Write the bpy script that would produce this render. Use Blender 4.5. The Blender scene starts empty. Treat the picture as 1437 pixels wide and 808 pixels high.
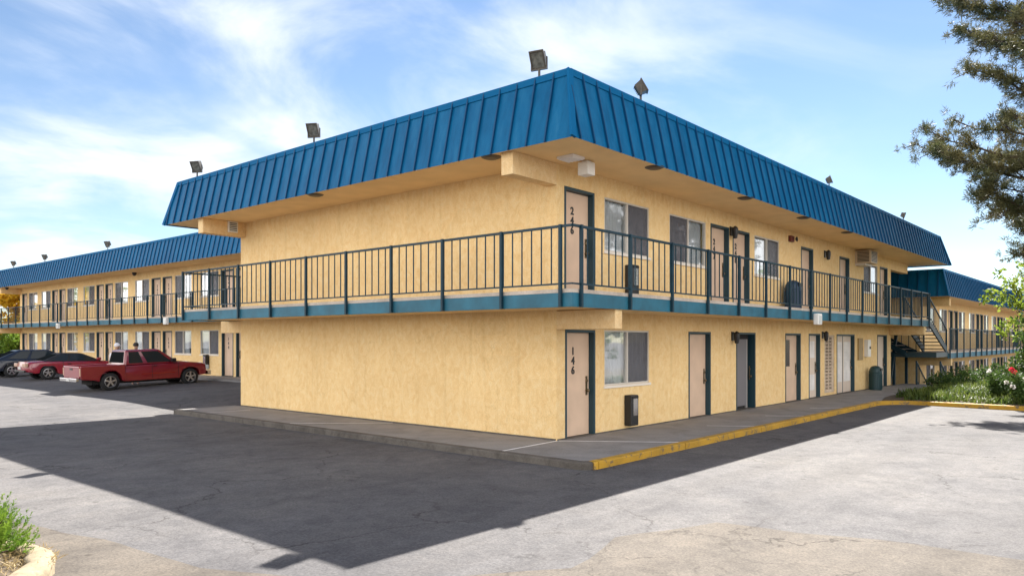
import bpy, bmesh, math, random
from math import sin, cos, pi, radians, sqrt, atan2
from mathutils import Vector, Matrix, noise

random.seed(7)
S = 0.92                                   # everything below is laid out in units of 0.92 m, scaled once at the end
scene = bpy.context.scene
col = scene.collection

# ------------------------------------------------------------------ helpers
class MB:
    def __init__(s): s.v = []; s.f = []
    def quad(s, a, b, c, d):
        n = len(s.v); s.v += [tuple(a), tuple(b), tuple(c), tuple(d)]; s.f.append((n, n+1, n+2, n+3)); return s
    def tri(s, a, b, c):
        n = len(s.v); s.v += [tuple(a), tuple(b), tuple(c)]; s.f.append((n, n+1, n+2)); return s
    def box(s, x0, x1, y0, y1, z0, z1):
        n = len(s.v)
        s.v += [(x0,y0,z0),(x1,y0,z0),(x1,y1,z0),(x0,y1,z0),(x0,y0,z1),(x1,y0,z1),(x1,y1,z1),(x0,y1,z1)]
        s.f += [(n,n+3,n+2,n+1),(n+4,n+5,n+6,n+7),(n,n+1,n+5,n+4),(n+1,n+2,n+6,n+5),(n+2,n+3,n+7,n+6),(n+3,n,n+4,n+7)]
        return s
    def bar(s, p, q, w, h, up=(0,0,1)):
        p = Vector(p); q = Vector(q); d = (q-p).normalized(); up = Vector(up)
        r = d.cross(up)
        if r.length < 1e-4: r = d.cross(Vector((1,0,0)))
        r.normalize(); u = r.cross(d).normalized(); r *= w/2; u *= h/2
        n = len(s.v)
        for b in (p, q): s.v += [tuple(b-r-u), tuple(b+r-u), tuple(b+r+u), tuple(b-r+u)]
        s.f += [(n,n+1,n+2,n+3),(n+7,n+6,n+5,n+4)]
        for i in range(4):
            j = (i+1) % 4; s.f.append((n+i, n+4+i, n+4+j, n+j))
        return s
    def tube(s, pts, rads, k=8, cap=True):
        pts = [Vector(p) for p in pts]; rings = []
        for i, p in enumerate(pts):
            d = (pts[min(i+1, len(pts)-1)] - pts[max(i-1, 0)]).normalized()
            a = d.orthogonal().normalized() if abs(d.z) < .98 else Vector((1,0,0)).cross(d).normalized()
            if abs(d.z) < .98: a = Vector((0,0,1)).cross(d).normalized()
            b = d.cross(a); r = rads[i] if isinstance(rads, (list, tuple)) else rads
            n = len(s.v); rings.append(n)
            for j in range(k):
                t = 2*pi*j/k; s.v.append(tuple(p + a*cos(t)*r + b*sin(t)*r))
        for n, m in zip(rings, rings[1:]):
            for j in range(k): s.f.append((n+j, n+(j+1) % k, m+(j+1) % k, m+j))
        if cap:
            s.f.append(tuple(rings[0]+j for j in reversed(range(k)))); s.f.append(tuple(rings[-1]+j for j in range(k)))
        return s
    def lathe(s, prof, k=20, c=(0,0,0), axis='z'):
        n0 = len(s.v)
        for r, z in prof:
            for j in range(k):
                t = 2*pi*j/k
                if axis == 'z': s.v.append((c[0]+r*cos(t), c[1]+r*sin(t), c[2]+z))
                else: s.v.append((c[0]+r*cos(t), c[1]+z, c[2]+r*sin(t)))
        for i in range(len(prof)-1):
            for j in range(k):
                a = n0+i*k+j; b = n0+i*k+(j+1) % k
                s.f.append((a, b, b+k, a+k) if axis == 'z' else (a, a+k, b+k, b))
        return s
    def ext(s, poly, y0, y1):
        """side outline (x, z) extruded from y0 to y1"""
        n = len(s.v); k = len(poly)
        s.v += [(x, y0, z) for x, z in poly] + [(x, y1, z) for x, z in poly]
        s.f.append(tuple(range(n, n+k))); s.f.append(tuple(reversed(range(n+k, n+2*k))))
        for i in range(k):
            j = (i+1) % k; s.f.append((n+i, n+k+i, n+k+j, n+j))
        return s
    def plan(s, poly, z0, z1):
        n = len(s.v); k = len(poly)
        s.v += [(x, y, z0) for x, y in poly] + [(x, y, z1) for x, y in poly]
        s.f.append(tuple(reversed(range(n, n+k)))); s.f.append(tuple(range(n+k, n+2*k)))
        for i in range(k):
            j = (i+1) % k; s.f.append((n+i, n+j, n+k+j, n+k+i))
        return s
    def mesh(s, name, mat, bevel=0, smooth=False, fix=True):
        me = bpy.data.meshes.new(name); me.from_pydata(s.v, [], s.f)
        if bevel or fix:
            bm = bmesh.new(); bm.from_mesh(me)
            if fix: bmesh.ops.recalc_face_normals(bm, faces=bm.faces)
            if bevel:
                es = [e for e in bm.edges if len(e.link_faces) == 2 and e.calc_face_angle(0) > .6]
                bmesh.ops.bevel(bm, geom=es, offset=bevel, segments=2, affect='EDGES', profile=.6)
            bm.to_mesh(me); bm.free()
        me.materials.append(mat)
        if smooth:
            for p in me.polygons: p.use_smooth = True
        return me
    def build(s, name, mat, parent=None, loc=(0,0,0), rz=0, **k):
        return link(name, s.mesh(name, mat, **k), parent, loc, rz)

def link(name, me, parent=None, loc=(0,0,0), rz=0):
    o = bpy.data.objects.new(name, me); col.objects.link(o)
    o.parent = parent; o.location = loc; o.rotation_euler = (0, 0, rz); return o

def tag(o, label=None, cat=None, group=None, kind=None):
    if label: o['label'] = label
    if cat: o['category'] = cat
    if group: o['group'] = group
    if kind: o['kind'] = kind
    return o

def empty(name, loc=(0,0,0), rz=0): return link(name, None, None, loc, rz)

# ------------------------------------------------------------------ materials
def newmat(name):
    m = bpy.data.materials.new(name); m.use_nodes = True
    nt = m.node_tree; return m, nt, nt.nodes['Principled BSDF']

def simple(name, c, rough=.5, metal=0, spec=.5, var=0, scale=8, bump=0, bscale=60, coat=0):
    m, nt, b = newmat(name); N = nt.nodes; L = nt.links
    b.inputs['Base Color'].default_value = (*c, 1); b.inputs['Roughness'].default_value = rough
    b.inputs['Metallic'].default_value = metal; b.inputs['Specular IOR Level'].default_value = spec
    if coat: b.inputs['Coat Weight'].default_value = coat; b.inputs['Coat Roughness'].default_value = .05
    if var or bump:
        g = N.new('ShaderNodeNewGeometry')
    if var:
        t = N.new('ShaderNodeTexNoise'); t.inputs['Scale'].default_value = scale; t.inputs['Detail'].default_value = 6
        L.new(g.outputs['Position'], t.inputs['Vector'])
        r = N.new('ShaderNodeValToRGB'); r.color_ramp.elements[0].position = .3; r.color_ramp.elements[1].position = .7
        r.color_ramp.elements[0].color = (*[x*(1-var) for x in c], 1); r.color_ramp.elements[1].color = (*[min(1, x*(1+var)) for x in c], 1)
        L.new(t.outputs['Fac'], r.inputs['Fac']); L.new(r.outputs['Color'], b.inputs['Base Color'])
    if bump:
        t2 = N.new('ShaderNodeTexNoise'); t2.inputs['Scale'].default_value = bscale; t2.inputs['Detail'].default_value = 4
        L.new(g.outputs['Position'], t2.inputs['Vector'])
        bp = N.new('ShaderNodeBump'); bp.inputs['Strength'].default_value = bump; bp.inputs['Distance'].default_value = .02
        L.new(t2.outputs['Fac'], bp.inputs['Height']); L.new(bp.outputs['Normal'], b.inputs['Normal'])
    return m

def ramp(N, pts):
    r = N.new('ShaderNodeValToRGB'); e = r.color_ramp.elements
    while len(e) < len(pts): e.new(.5)
    for i, (p, c) in enumerate(pts): e[i].position = p; e[i].color = (*c, 1) if len(c) == 3 else c
    return r

def noise_node(N, L, vec, scale, detail=6, rough=.6, dist=0):
    t = N.new('ShaderNodeTexNoise'); t.inputs['Scale'].default_value = scale; t.inputs['Detail'].default_value = detail
    t.inputs['Roughness'].default_value = rough; t.inputs['Distortion'].default_value = dist
    L.new(vec, t.inputs['Vector']); return t

def mixc(N, L, mode, fac, a, b):
    m = N.new('ShaderNodeMix'); m.data_type = 'RGBA'; m.blend_type = mode
    for sock, v in ((m.inputs[0], fac), (m.inputs[6], a), (m.inputs[7], b)):
        if hasattr(v, 'links') or hasattr(v, 'is_linked'): L.new(v, sock)
        elif isinstance(v, tuple): sock.default_value = (*v, 1)
        else: sock.default_value = v
    return m.outputs[2]

def stucco(name, c1, c2, c3):
    m, nt, b = newmat(name); N = nt.nodes; L = nt.links
    g = N.new('ShaderNodeNewGeometry'); mp = N.new('ShaderNodeMapping'); mp.inputs['Scale'].default_value = (1, 1, .75)
    L.new(g.outputs['Position'], mp.inputs['Vector'])
    n1 = noise_node(N, L, mp.outputs['Vector'], 7.5, 6, .62, .9)
    r1 = ramp(N, [(.33, c1), (.5, c2), (.68, c3)]); L.new(n1.outputs['Fac'], r1.inputs['Fac'])
    n2 = noise_node(N, L, g.outputs['Position'], .7, 4)
    r2 = ramp(N, [(.3, (.9, .88, .86)), (.7, (1, 1, 1))]); L.new(n2.outputs['Fac'], r2.inputs['Fac'])
    c = mixc(N, L, 'MULTIPLY', 1.0, r1.outputs['Color'], r2.outputs['Color'])
    # sand grain, vertical water streaks and a few trowel scars
    gr = noise_node(N, L, g.outputs['Position'], 42, 3, .7); rg_ = ramp(N, [(.3, (.86, .85, .84)), (.7, (1.08, 1.08, 1.08))]); L.new(gr.outputs['Fac'], rg_.inputs['Fac'])
    c = mixc(N, L, 'MULTIPLY', 1.0, c, rg_.outputs['Color'])
    ms = N.new('ShaderNodeMapping'); ms.inputs['Scale'].default_value = (3.2, 3.2, .16); L.new(g.outputs['Position'], ms.inputs['Vector'])
    sk = noise_node(N, L, ms.outputs['Vector'], 1.6, 5, .6); rk = ramp(N, [(.53, (1, 1, 1)), (.72, (.80, .76, .70))]); L.new(sk.outputs['Fac'], rk.inputs['Fac'])
    c = mixc(N, L, 'MULTIPLY', .38, c, rk.outputs['Color'])
    # repaired patches of a slightly different mix and a few hairline cracks
    vp = N.new('ShaderNodeTexVoronoi'); vp.inputs['Scale'].default_value = .42; vp.distance = 'CHEBYCHEV'; L.new(g.outputs['Position'], vp.inputs['Vector'])
    rp = ramp(N, [(.0, (.93, .93, .93)), (.5, (1, 1, 1)), (1, (1.03, 1.03, 1.02))]); L.new(vp.outputs['Color'], rp.inputs['Fac'])
    c = mixc(N, L, 'MULTIPLY', .7, c, rp.outputs['Color'])
    wn = noise_node(N, L, g.outputs['Position'], 1.4, 4, .6); sc_ = N.new('ShaderNodeVectorMath'); sc_.operation = 'SCALE'; sc_.inputs['Scale'].default_value = .9; L.new(wn.outputs['Color'], sc_.inputs[0])
    av = N.new('ShaderNodeVectorMath'); av.operation = 'ADD'; L.new(g.outputs['Position'], av.inputs[0]); L.new(sc_.outputs[0], av.inputs[1])
    vc = N.new('ShaderNodeTexVoronoi'); vc.feature = 'DISTANCE_TO_EDGE'; vc.inputs['Scale'].default_value = .3; L.new(av.outputs[0], vc.inputs['Vector'])
    rcr = ramp(N, [(.0, (.90, .88, .85)), (.0025, (1, 1, 1))]); L.new(vc.outputs['Distance'], rcr.inputs['Fac'])
    c = mixc(N, L, 'MULTIPLY', 1.0, c, rcr.outputs['Color'])
    L.new(c, b.inputs['Base Color']); b.inputs['Roughness'].default_value = .9; b.inputs['Specular IOR Level'].default_value = .2
    n3 = noise_node(N, L, mp.outputs['Vector'], 9, 5, .6, 1.2)
    bp = N.new('ShaderNodeBump'); bp.inputs['Strength'].default_value = .28; bp.inputs['Distance'].default_value = .03
    L.new(n3.outputs['Fac'], bp.inputs['Height']); L.new(bp.outputs['Normal'], b.inputs['Normal'])
    return m

def asphalt(name, dark, light, tint, crack=True):
    m, nt, b = newmat(name); N = nt.nodes; L = nt.links
    g = N.new('ShaderNodeNewGeometry'); P = g.outputs['Position']
    big = noise_node(N, L, P, .16, 5, .6, .6); mid = noise_node(N, L, P, 1.3, 6, .65, .5); fine = noise_node(N, L, P, 38, 3, .7)
    rb = ramp(N, [(.32, dark), (.55, light), (.75, tint)]); L.new(big.outputs['Fac'], rb.inputs['Fac'])
    rm = ramp(N, [(.28, (.68, .68, .70)), (.5, (.96, .96, .96)), (.75, (1.12, 1.10, 1.07))]); L.new(mid.outputs['Fac'], rm.inputs['Fac'])
    rf = ramp(N, [(.3, (.74, .74, .75)), (.7, (1.14, 1.14, 1.13))]); L.new(fine.outputs['Fac'], rf.inputs['Fac'])
    c = mixc(N, L, 'MULTIPLY', 1.0, rb.outputs['Color'], rm.outputs['Color'])
    c = mixc(N, L, 'MULTIPLY', 1.0, c, rf.outputs['Color'])
    ag = N.new('ShaderNodeTexVoronoi'); ag.inputs['Scale'].default_value = 55; L.new(P, ag.inputs['Vector'])
    ra = ramp(N, [(.0, (.62, .62, .62)), (.5, (1, 1, 1)), (1, (1.22, 1.2, 1.18))]); L.new(ag.outputs['Color'], ra.inputs['Fac'])
    c = mixc(N, L, 'MULTIPLY', .6, c, ra.outputs['Color'])
    md = noise_node(N, L, P, 5.5, 6, .7, .3); rmd = ramp(N, [(.3, (.78, .78, .79)), (.6, (1.04, 1.03, 1.02))]); L.new(md.outputs['Fac'], rmd.inputs['Fac'])
    c = mixc(N, L, 'MULTIPLY', .8, c, rmd.outputs['Color'])
    ml = N.new('ShaderNodeMapping'); ml.inputs['Scale'].default_value = (.12, 1.5, 1); ml.inputs['Rotation'].default_value = (0, 0, .12); L.new(P, ml.inputs['Vector'])
    lane = noise_node(N, L, ml.outputs['Vector'], 1.0, 5, .6, .3); rl = ramp(N, [(.4, (1, 1, 1)), (.7, (.82, .81, .80))]); L.new(lane.outputs['Fac'], rl.inputs['Fac'])
    c = mixc(N, L, 'MULTIPLY', .9, c, rl.outputs['Color'])
    vs_ = N.new('ShaderNodeTexVoronoi'); vs_.inputs['Scale'].default_value = 1.7; L.new(P, vs_.inputs['Vector'])
    rv = ramp(N, [(.0, (.4, .39, .38)), (.05, (.55, .54, .53)), (.085, (1, 1, 1))]); L.new(vs_.outputs['Distance'], rv.inputs['Fac'])
    c = mixc(N, L, 'MULTIPLY', .7, c, rv.outputs['Color'])
    # oil stains
    st = noise_node(N, L, P, .55, 3, .5, 1.5); rs = ramp(N, [(.66, (1, 1, 1)), (.78, (.72, .71, .72))]); L.new(st.outputs['Fac'], rs.inputs['Fac'])
    c = mixc(N, L, 'MULTIPLY', .8, c, rs.outputs['Color'])
    h = fine.outputs['Fac']
    if crack:
        wv = noise_node(N, L, P, 1.1, 5, .65)
        off = N.new('ShaderNodeVectorMath'); off.operation = 'SCALE'; off.inputs['Scale'].default_value = 1.4; L.new(wv.outputs['Color'], off.inputs[0])
        ad = N.new('ShaderNodeVectorMath'); ad.operation = 'ADD'; L.new(P, ad.inputs[0]); L.new(off.outputs[0], ad.inputs[1])
        fl = N.new('ShaderNodeMapping'); fl.inputs['Scale'].default_value = (1, 1, 0); L.new(ad.outputs[0], fl.inputs['Vector'])
        v = N.new('ShaderNodeTexVoronoi'); v.feature = 'DISTANCE_TO_EDGE'; v.inputs['Scale'].default_value = .33; L.new(fl.outputs[0], v.inputs['Vector'])
        rc = ramp(N, [(.0, (.42, .41, .40)), (.004, (.66, .65, .64)), (.009, (1, 1, 1))]); L.new(v.outputs['Distance'], rc.inputs['Fac'])
        gate = noise_node(N, L, P, .33, 3); rg = ramp(N, [(.44, (0, 0, 0)), (.56, (1, 1, 1))]); L.new(gate.outputs['Fac'], rg.inputs['Fac'])
        c = mixc(N, L, 'MULTIPLY', rg.outputs['Color'], c, rc.outputs['Color'])
        v2 = N.new('ShaderNodeTexVoronoi'); v2.feature = 'DISTANCE_TO_EDGE'; v2.inputs['Scale'].default_value = 1.1; L.new(fl.outputs[0], v2.inputs['Vector'])
        rc2 = ramp(N, [(.0, (.55, .54, .54)), (.012, (.8, .8, .8)), (.025, (1, 1, 1))]); L.new(v2.outputs['Distance'], rc2.inputs['Fac'])
        gate2 = noise_node(N, L, P, .5, 3); rg2 = ramp(N, [(.55, (0, 0, 0)), (.66, (1, 1, 1))]); L.new(gate2.outputs['Fac'], rg2.inputs['Fac'])
        c = mixc(N, L, 'MULTIPLY', rg2.outputs['Color'], c, rc2.outputs['Color'])
    L.new(c, b.inputs['Base Color']); b.inputs['Roughness'].default_value = .9; b.inputs['Specular IOR Level'].default_value = .25
    bp = N.new('ShaderNodeBump'); bp.inputs['Strength'].default_value = .35; bp.inputs['Distance'].default_value = .01
    L.new(h, bp.inputs['Height']); L.new(bp.outputs['Normal'], b.inputs['Normal'])
    return m

def worn_paint(name, paint, under):
    m, nt, b = newmat(name); N = nt.nodes; L = nt.links
    g = N.new('ShaderNodeNewGeometry'); P = g.outputs['Position']
    n1 = noise_node(N, L, P, 5, 8, .72, .4); r = ramp(N, [(.54, (0, 0, 0)), (.60, (1, 1, 1))]); L.new(n1.outputs['Fac'], r.inputs['Fac'])
    n2 = noise_node(N, L, P, 1.6, 4); r2 = ramp(N, [(.35, tuple(x*.72 for x in paint)), (.65, paint)]); L.new(n2.outputs['Fac'], r2.inputs['Fac'])
    c = mixc(N, L, 'MIX', r.outputs['Color'], r2.outputs['Color'], under)
    L.new(c, b.inputs['Base Color']); b.inputs['Roughness'].default_value = .7; return m

def leaf(name, c1, c2, trans=.3, scale=3):
    m, nt, b = newmat(name); N = nt.nodes; L = nt.links
    g = N.new('ShaderNodeNewGeometry')
    n = noise_node(N, L, g.outputs['Position'], scale, 4); r = ramp(N, [(.35, c1), (.65, c2)]); L.new(n.outputs['Fac'], r.inputs['Fac'])
    L.new(r.outputs['Color'], b.inputs['Base Color']); b.inputs['Roughness'].default_value = .55; b.inputs['Specular IOR Level'].default_value = .3
    t = N.new('ShaderNodeBsdfTranslucent'); L.new(r.outputs['Color'], t.inputs['Color'])
    mx = N.new('ShaderNodeMixShader'); mx.inputs[0].default_value = trans
    L.new(b.outputs[0], mx.inputs[1]); L.new(t.outputs[0], mx.inputs[2]); L.new(mx.outputs[0], N['Material Output'].inputs['Surface'])
    return m

def glassmat(name, refl=.25, tint=(.9, .93, .95)):
    m, nt, b = newmat(name); N = nt.nodes; L = nt.links; N.remove(b)
    tr = N.new('ShaderNodeBsdfTransparent'); tr.inputs['Color'].default_value = (*tint, 1)
    gl = N.new('ShaderNodeBsdfGlossy'); gl.inputs['Roughness'].default_value = .03; gl.inputs['Color'].default_value = (.95, .97, 1, 1)
    fr = N.new('ShaderNodeLayerWeight'); fr.inputs['Blend'].default_value = .5
    pw = N.new('ShaderNodeMath'); pw.operation = 'POWER'; pw.inputs[1].default_value = 3.5; L.new(fr.outputs['Facing'], pw.inputs[0])
    ad = N.new('ShaderNodeMath'); ad.operation = 'MULTIPLY_ADD'; ad.use_clamp = True; ad.inputs[1].default_value = .55; ad.inputs[2].default_value = refl; L.new(pw.outputs[0], ad.inputs[0])
    g = N.new('ShaderNodeNewGeometry'); n = noise_node(N, L, g.outputs['Position'], 1.6, 2)
    bp = N.new('ShaderNodeBump'); bp.inputs['Strength'].default_value = .08; bp.inputs['Distance'].default_value = .02
    L.new(n.outputs['Fac'], bp.inputs['Height']); L.new(bp.outputs['Normal'], gl.inputs['Normal'])
    mx = N.new('ShaderNodeMixShader'); L.new(ad.outputs[0], mx.inputs[0]); L.new(tr.outputs[0], mx.inputs[1]); L.new(gl.outputs[0], mx.inputs[2])
    L.new(mx.outputs[0], N['Material Output'].inputs['Surface']); return m

def concrete(name, c, dark=.7, scale=1.2):
    m, nt, b = newmat(name); N = nt.nodes; L = nt.links
    g = N.new('ShaderNodeNewGeometry'); P = g.outputs['Position']
    n1 = noise_node(N, L, P, scale, 7, .68, .6); n2 = noise_node(N, L, P, 30, 3, .7)
    r1 = ramp(N, [(.3, tuple(x*dark for x in c)), (.55, c), (.75, tuple(min(1, x*1.15) for x in c))]); L.new(n1.outputs['Fac'], r1.inputs['Fac'])
    r2 = ramp(N, [(.3, (.85, .85, .85)), (.7, (1.08, 1.08, 1.08))]); L.new(n2.outputs['Fac'], r2.inputs['Fac'])
    L.new(mixc(N, L, 'MULTIPLY', 1.0, r1.outputs['Color'], r2.outputs['Color']), b.inputs['Base Color'])
    b.inputs['Roughness'].default_value = .88; b.inputs['Specular IOR Level'].default_value = .25
    bp = N.new('ShaderNodeBump'); bp.inputs['Strength'].default_value = .25; bp.inputs['Distance'].default_value = .01
    L.new(n2.outputs['Fac'], bp.inputs['Height']); L.new(bp.outputs['Normal'], b.inputs['Normal'])
    return m

M = {}
M['stucco'] = stucco('yellow_stucco', (.81, .555, .26), (.865, .63, .315), (.89, .685, .38))
M['soffit'] = simple('soffit_paint', (.84, .60, .31), .9, spec=.2, var=.07, scale=1.5)
M['beam'] = stucco('beam_stucco', (.78, .54, .27), (.83, .60, .32), (.86, .66, .38))
def roofmat():
    m, nt, b = newmat('blue_roof_metal'); N = nt.nodes; L = nt.links; g = N.new('ShaderNodeNewGeometry'); P = g.outputs['Position']
    mp = N.new('ShaderNodeMapping'); mp.inputs['Scale'].default_value = (5, 5, .5); L.new(P, mp.inputs['Vector'])
    n1 = noise_node(N, L, mp.outputs['Vector'], 1.2, 6, .65); n2 = noise_node(N, L, P, .6, 4); n3 = noise_node(N, L, P, 2.4, 2)
    r1 = ramp(N, [(.3, (.001, .088, .215)), (.55, (.003, .120, .275)), (.8, (.02, .155, .31))]); L.new(n1.outputs['Fac'], r1.inputs['Fac'])
    r2 = ramp(N, [(.3, (.84, .86, .88)), (.7, (1.1, 1.06, 1.03))]); L.new(n2.outputs['Fac'], r2.inputs['Fac'])
    L.new(mixc(N, L, 'MULTIPLY', 1.0, r1.outputs['Color'], r2.outputs['Color']), b.inputs['Base Color'])
    b.inputs['Roughness'].default_value = .46; b.inputs['Specular IOR Level'].default_value = .09
    bp = N.new('ShaderNodeBump'); bp.inputs['Strength'].default_value = .35; bp.inputs['Distance'].default_value = .03
    L.new(n3.outputs['Fac'], bp.inputs['Height']); L.new(bp.outputs['Normal'], b.inputs['Normal']); return m
M['roof'] = roofmat()
M['seam'] = simple('blue_seam_metal', (.002, .055, .145), .45, spec=.2)
M['cap'] = simple('blue_cap_metal', (.003, .11, .265), .6, spec=.06)
M['teal'] = simple('teal_rail_paint', (.004, .030, .048), .5, spec=.3, var=.2, scale=6)
M['fascia'] = simple('teal_fascia_paint', (.012, .115, .175), .6, var=.28, scale=2.2, bump=.1, bscale=8)
M['frame'] = simple('dark_teal_frame', (.012, .045, .062), .5)
M['door'] = simple('beige_door_paint', (.63, .455, .325), .55, var=.07, scale=2.5, bump=.05, bscale=5)
M['door_pale'] = simple('pale_door_paint', (.70, .58, .48), .55, var=.05, scale=2)
M['door_grey'] = simple('grey_door_paint', (.16, .15, .16), .6)
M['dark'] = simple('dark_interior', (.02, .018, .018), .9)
M['black'] = simple('black_plastic', (.012, .012, .014), .45)
M['brass'] = simple('tarnished_brass', (.20, .15, .09), .35, metal=.8)
M['alu'] = simple('pale_aluminium', (.56, .52, .46), .45)
M['sill'] = simple('white_sill', (.76, .70, .62), .6)
M['curtain'] = simple('pale_curtain', (.80, .77, .75), .9, var=.1, scale=3)
M['screen'] = simple('insect_screen', (.13, .13, .15), .8, var=.25, scale=9)
def _screen():
    nt = M['screen'].node_tree; N = nt.nodes; L = nt.links; tr = N.new('ShaderNodeBsdfTransparent'); mx = N.new('ShaderNodeMixShader'); mx.inputs[0].default_value = .52
    L.new(tr.outputs[0], mx.inputs[1]); L.new(N['Principled BSDF'].outputs[0], mx.inputs[2]); L.new(mx.outputs[0], N['Material Output'].inputs['Surface'])
_screen()
M['glass'] = glassmat('window_glass', .19)
M['carglass'] = glassmat('car_glass', .10, (.25, .3, .32))
M['slab'] = concrete('deck_concrete', (.52, .45, .38))
M['walk'] = concrete('pavement_concrete', (.27, .258, .25), .72)
M['kerb'] = concrete('dirty_kerb_concrete', (.13, .115, .10), .5, 2.5)
M['yellow'] = worn_paint('worn_yellow_paint', (.52, .29, .02), (.17, .12, .06))
M['joint'] = simple('pale_joint_filler', (.8, .8, .8), .8, var=.2, scale=5)
M['asphalt'] = asphalt('old_asphalt', (.112, .109, .114), (.146, .140, .141), (.172, .163, .156))
M['asphalt_b'] = asphalt('beige_asphalt', (.126, .109, .093), (.150, .131, .112), (.168, .149, .128))
M['housing'] = simple('bronze_housing', (.075, .062, .048), .5, metal=.2, var=.2)
M['lens'] = simple('lamp_lens', (.11, .11, .095), .25, spec=.35, var=.5, scale=14)
M['white'] = simple('white_enamel', (.80, .78, .74), .5)
M['navy'] = simple('navy_bin_plastic', (.012, .04, .085), .45)
M['green'] = simple('dark_green_bin', (.01, .045, .055), .45)
M['tan'] = simple('tan_panel', (.34, .23, .09), .6)
M['ac'] = simple('beige_air_unit', (.55, .43, .29), .6)
M['block'] = concrete('screen_block', (.62, .5, .38))
M['red'] = simple('dark_red_carpaint', (.20, .004, .014), .3, coat=1)
M['red2'] = simple('crimson_carpaint', (.26, .006, .024), .3, coat=1)
M['blue'] = simple('navy_carpaint', (.006, .011, .024), .35, coat=.5)
M['softtop'] = simple('black_soft_top', (.012, .013, .016), .7)
M['tyre'] = simple('tyre_rubber', (.015, .015, .016), .85)
M['chrome'] = simple('chrome', (.7, .7, .72), .18, metal=1)
M['rim'] = simple('alloy_rim', (.62, .62, .64), .3, metal=.9)
M['tail'] = simple('tail_lens', (.30, .02, .015), .2)
M['tail_pale'] = simple('clear_tail_lens', (.55, .35, .25), .2)
M['dark_pane'] = simple('dark_door_pane', (.03, .018, .015), .2, spec=.12); M['steel'] = simple('grey_steel', (.28, .27, .26), .5)
M['head'] = simple('head_lens', (.6, .62, .62), .12)
M['plate'] = simple('number_plate', (.6, .6, .58), .5)
M['bark'] = simple('pine_bark', (.085, .055, .042), .9, var=.4, scale=9, bump=.5, bscale=20)
M['pine'] = leaf('pine_needles', (.065, .08, .03), (.19, .165, .07), .25, 1.2)
M['lime'] = leaf('lime_leaves', (.16, .24, .03), (.30, .36, .05), .45)
M['gold'] = leaf('golden_leaves', (.58, .36, .02), (.75, .52, .05), .6)
M['green_leaf'] = leaf('green_leaves', (.035, .075, .018), (.09, .15, .03), .35)
M['juniper'] = leaf('juniper_foliage', (.10, .20, .02), (.22, .32, .04), .35, 5)
M['dry'] = leaf('dry_straw', (.28, .2, .09), (.42, .32, .16), .2, 8)
M['blade'] = leaf('grass_blades', (.045, .085, .018), (.17, .21, .04), .35, 1.6)
M['soil'] = simple('bed_soil', (.10, .075, .05), .95, var=.3, scale=5, bump=.6, bscale=14)
M['stone'] = concrete('rough_island_stone', (.30, .245, .165), .6, 6)
M['petal_red'] = leaf('red_petals', (.55, .02, .05), (.7, .06, .09), .3)
M['petal_white'] = leaf('white_petals', (.75, .72, .7), (.85, .83, .8), .3)
M['skin'] = simple('skin', (.45, .26, .18), .6)
M['shirt'] = simple('pale_shirt', (.62, .62, .74), .8)
M['trousers'] = simple('blue_trousers', (.03, .045, .09), .85)
M['hair'] = simple('dark_hair', (.015, .012, .01), .6)
M['cap_white'] = simple('white_cap', (.75, .75, .78), .8)
M['retain'] = concrete('retaining_wall_concrete', (.42, .35, .30))
M['flatroof'] = simple('roof_membrane', (.30, .29, .28), .9)

# ------------------------------------------------------------------ text digits
_txt = {}
def digits(s, h=.17):
    if s in _txt: return _txt[s]
    mb_v = []; mb_f = []
    for i, ch in enumerate(s):
        c = bpy.data.curves.new('digit', 'FONT'); c.body = ch; c.size = h*1.35; c.extrude = .006; c.align_x = 'CENTER'; c.offset = .006
        o = bpy.data.objects.new('digit', c); col.objects.link(o)
        bpy.context.view_layer.update()
        me = bpy.data.meshes.new_from_object(o.evaluated_get(bpy.context.evaluated_depsgraph_get()))
        n = len(mb_v); mb_v += [(v.co.x, -v.co.z, v.co.y - i*h*1.22) for v in me.vertices]
        mb_f += [tuple(n+k for k in p.vertices) for p in me.polygons]
        bpy.data.objects.remove(o); bpy.data.curves.remove(c); bpy.data.meshes.remove(me)
    me = bpy.data.meshes.new('room_number'); me.from_pydata(mb_v, [], mb_f); me.materials.append(M['black'])
    _txt[s] = me; return me

# ------------------------------------------------------------------ doors and windows (local: x along facade, outward -y)
_cache = {}
def cached(key, fn):
    if key not in _cache: _cache[key] = fn()
    return _cache[key]

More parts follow.
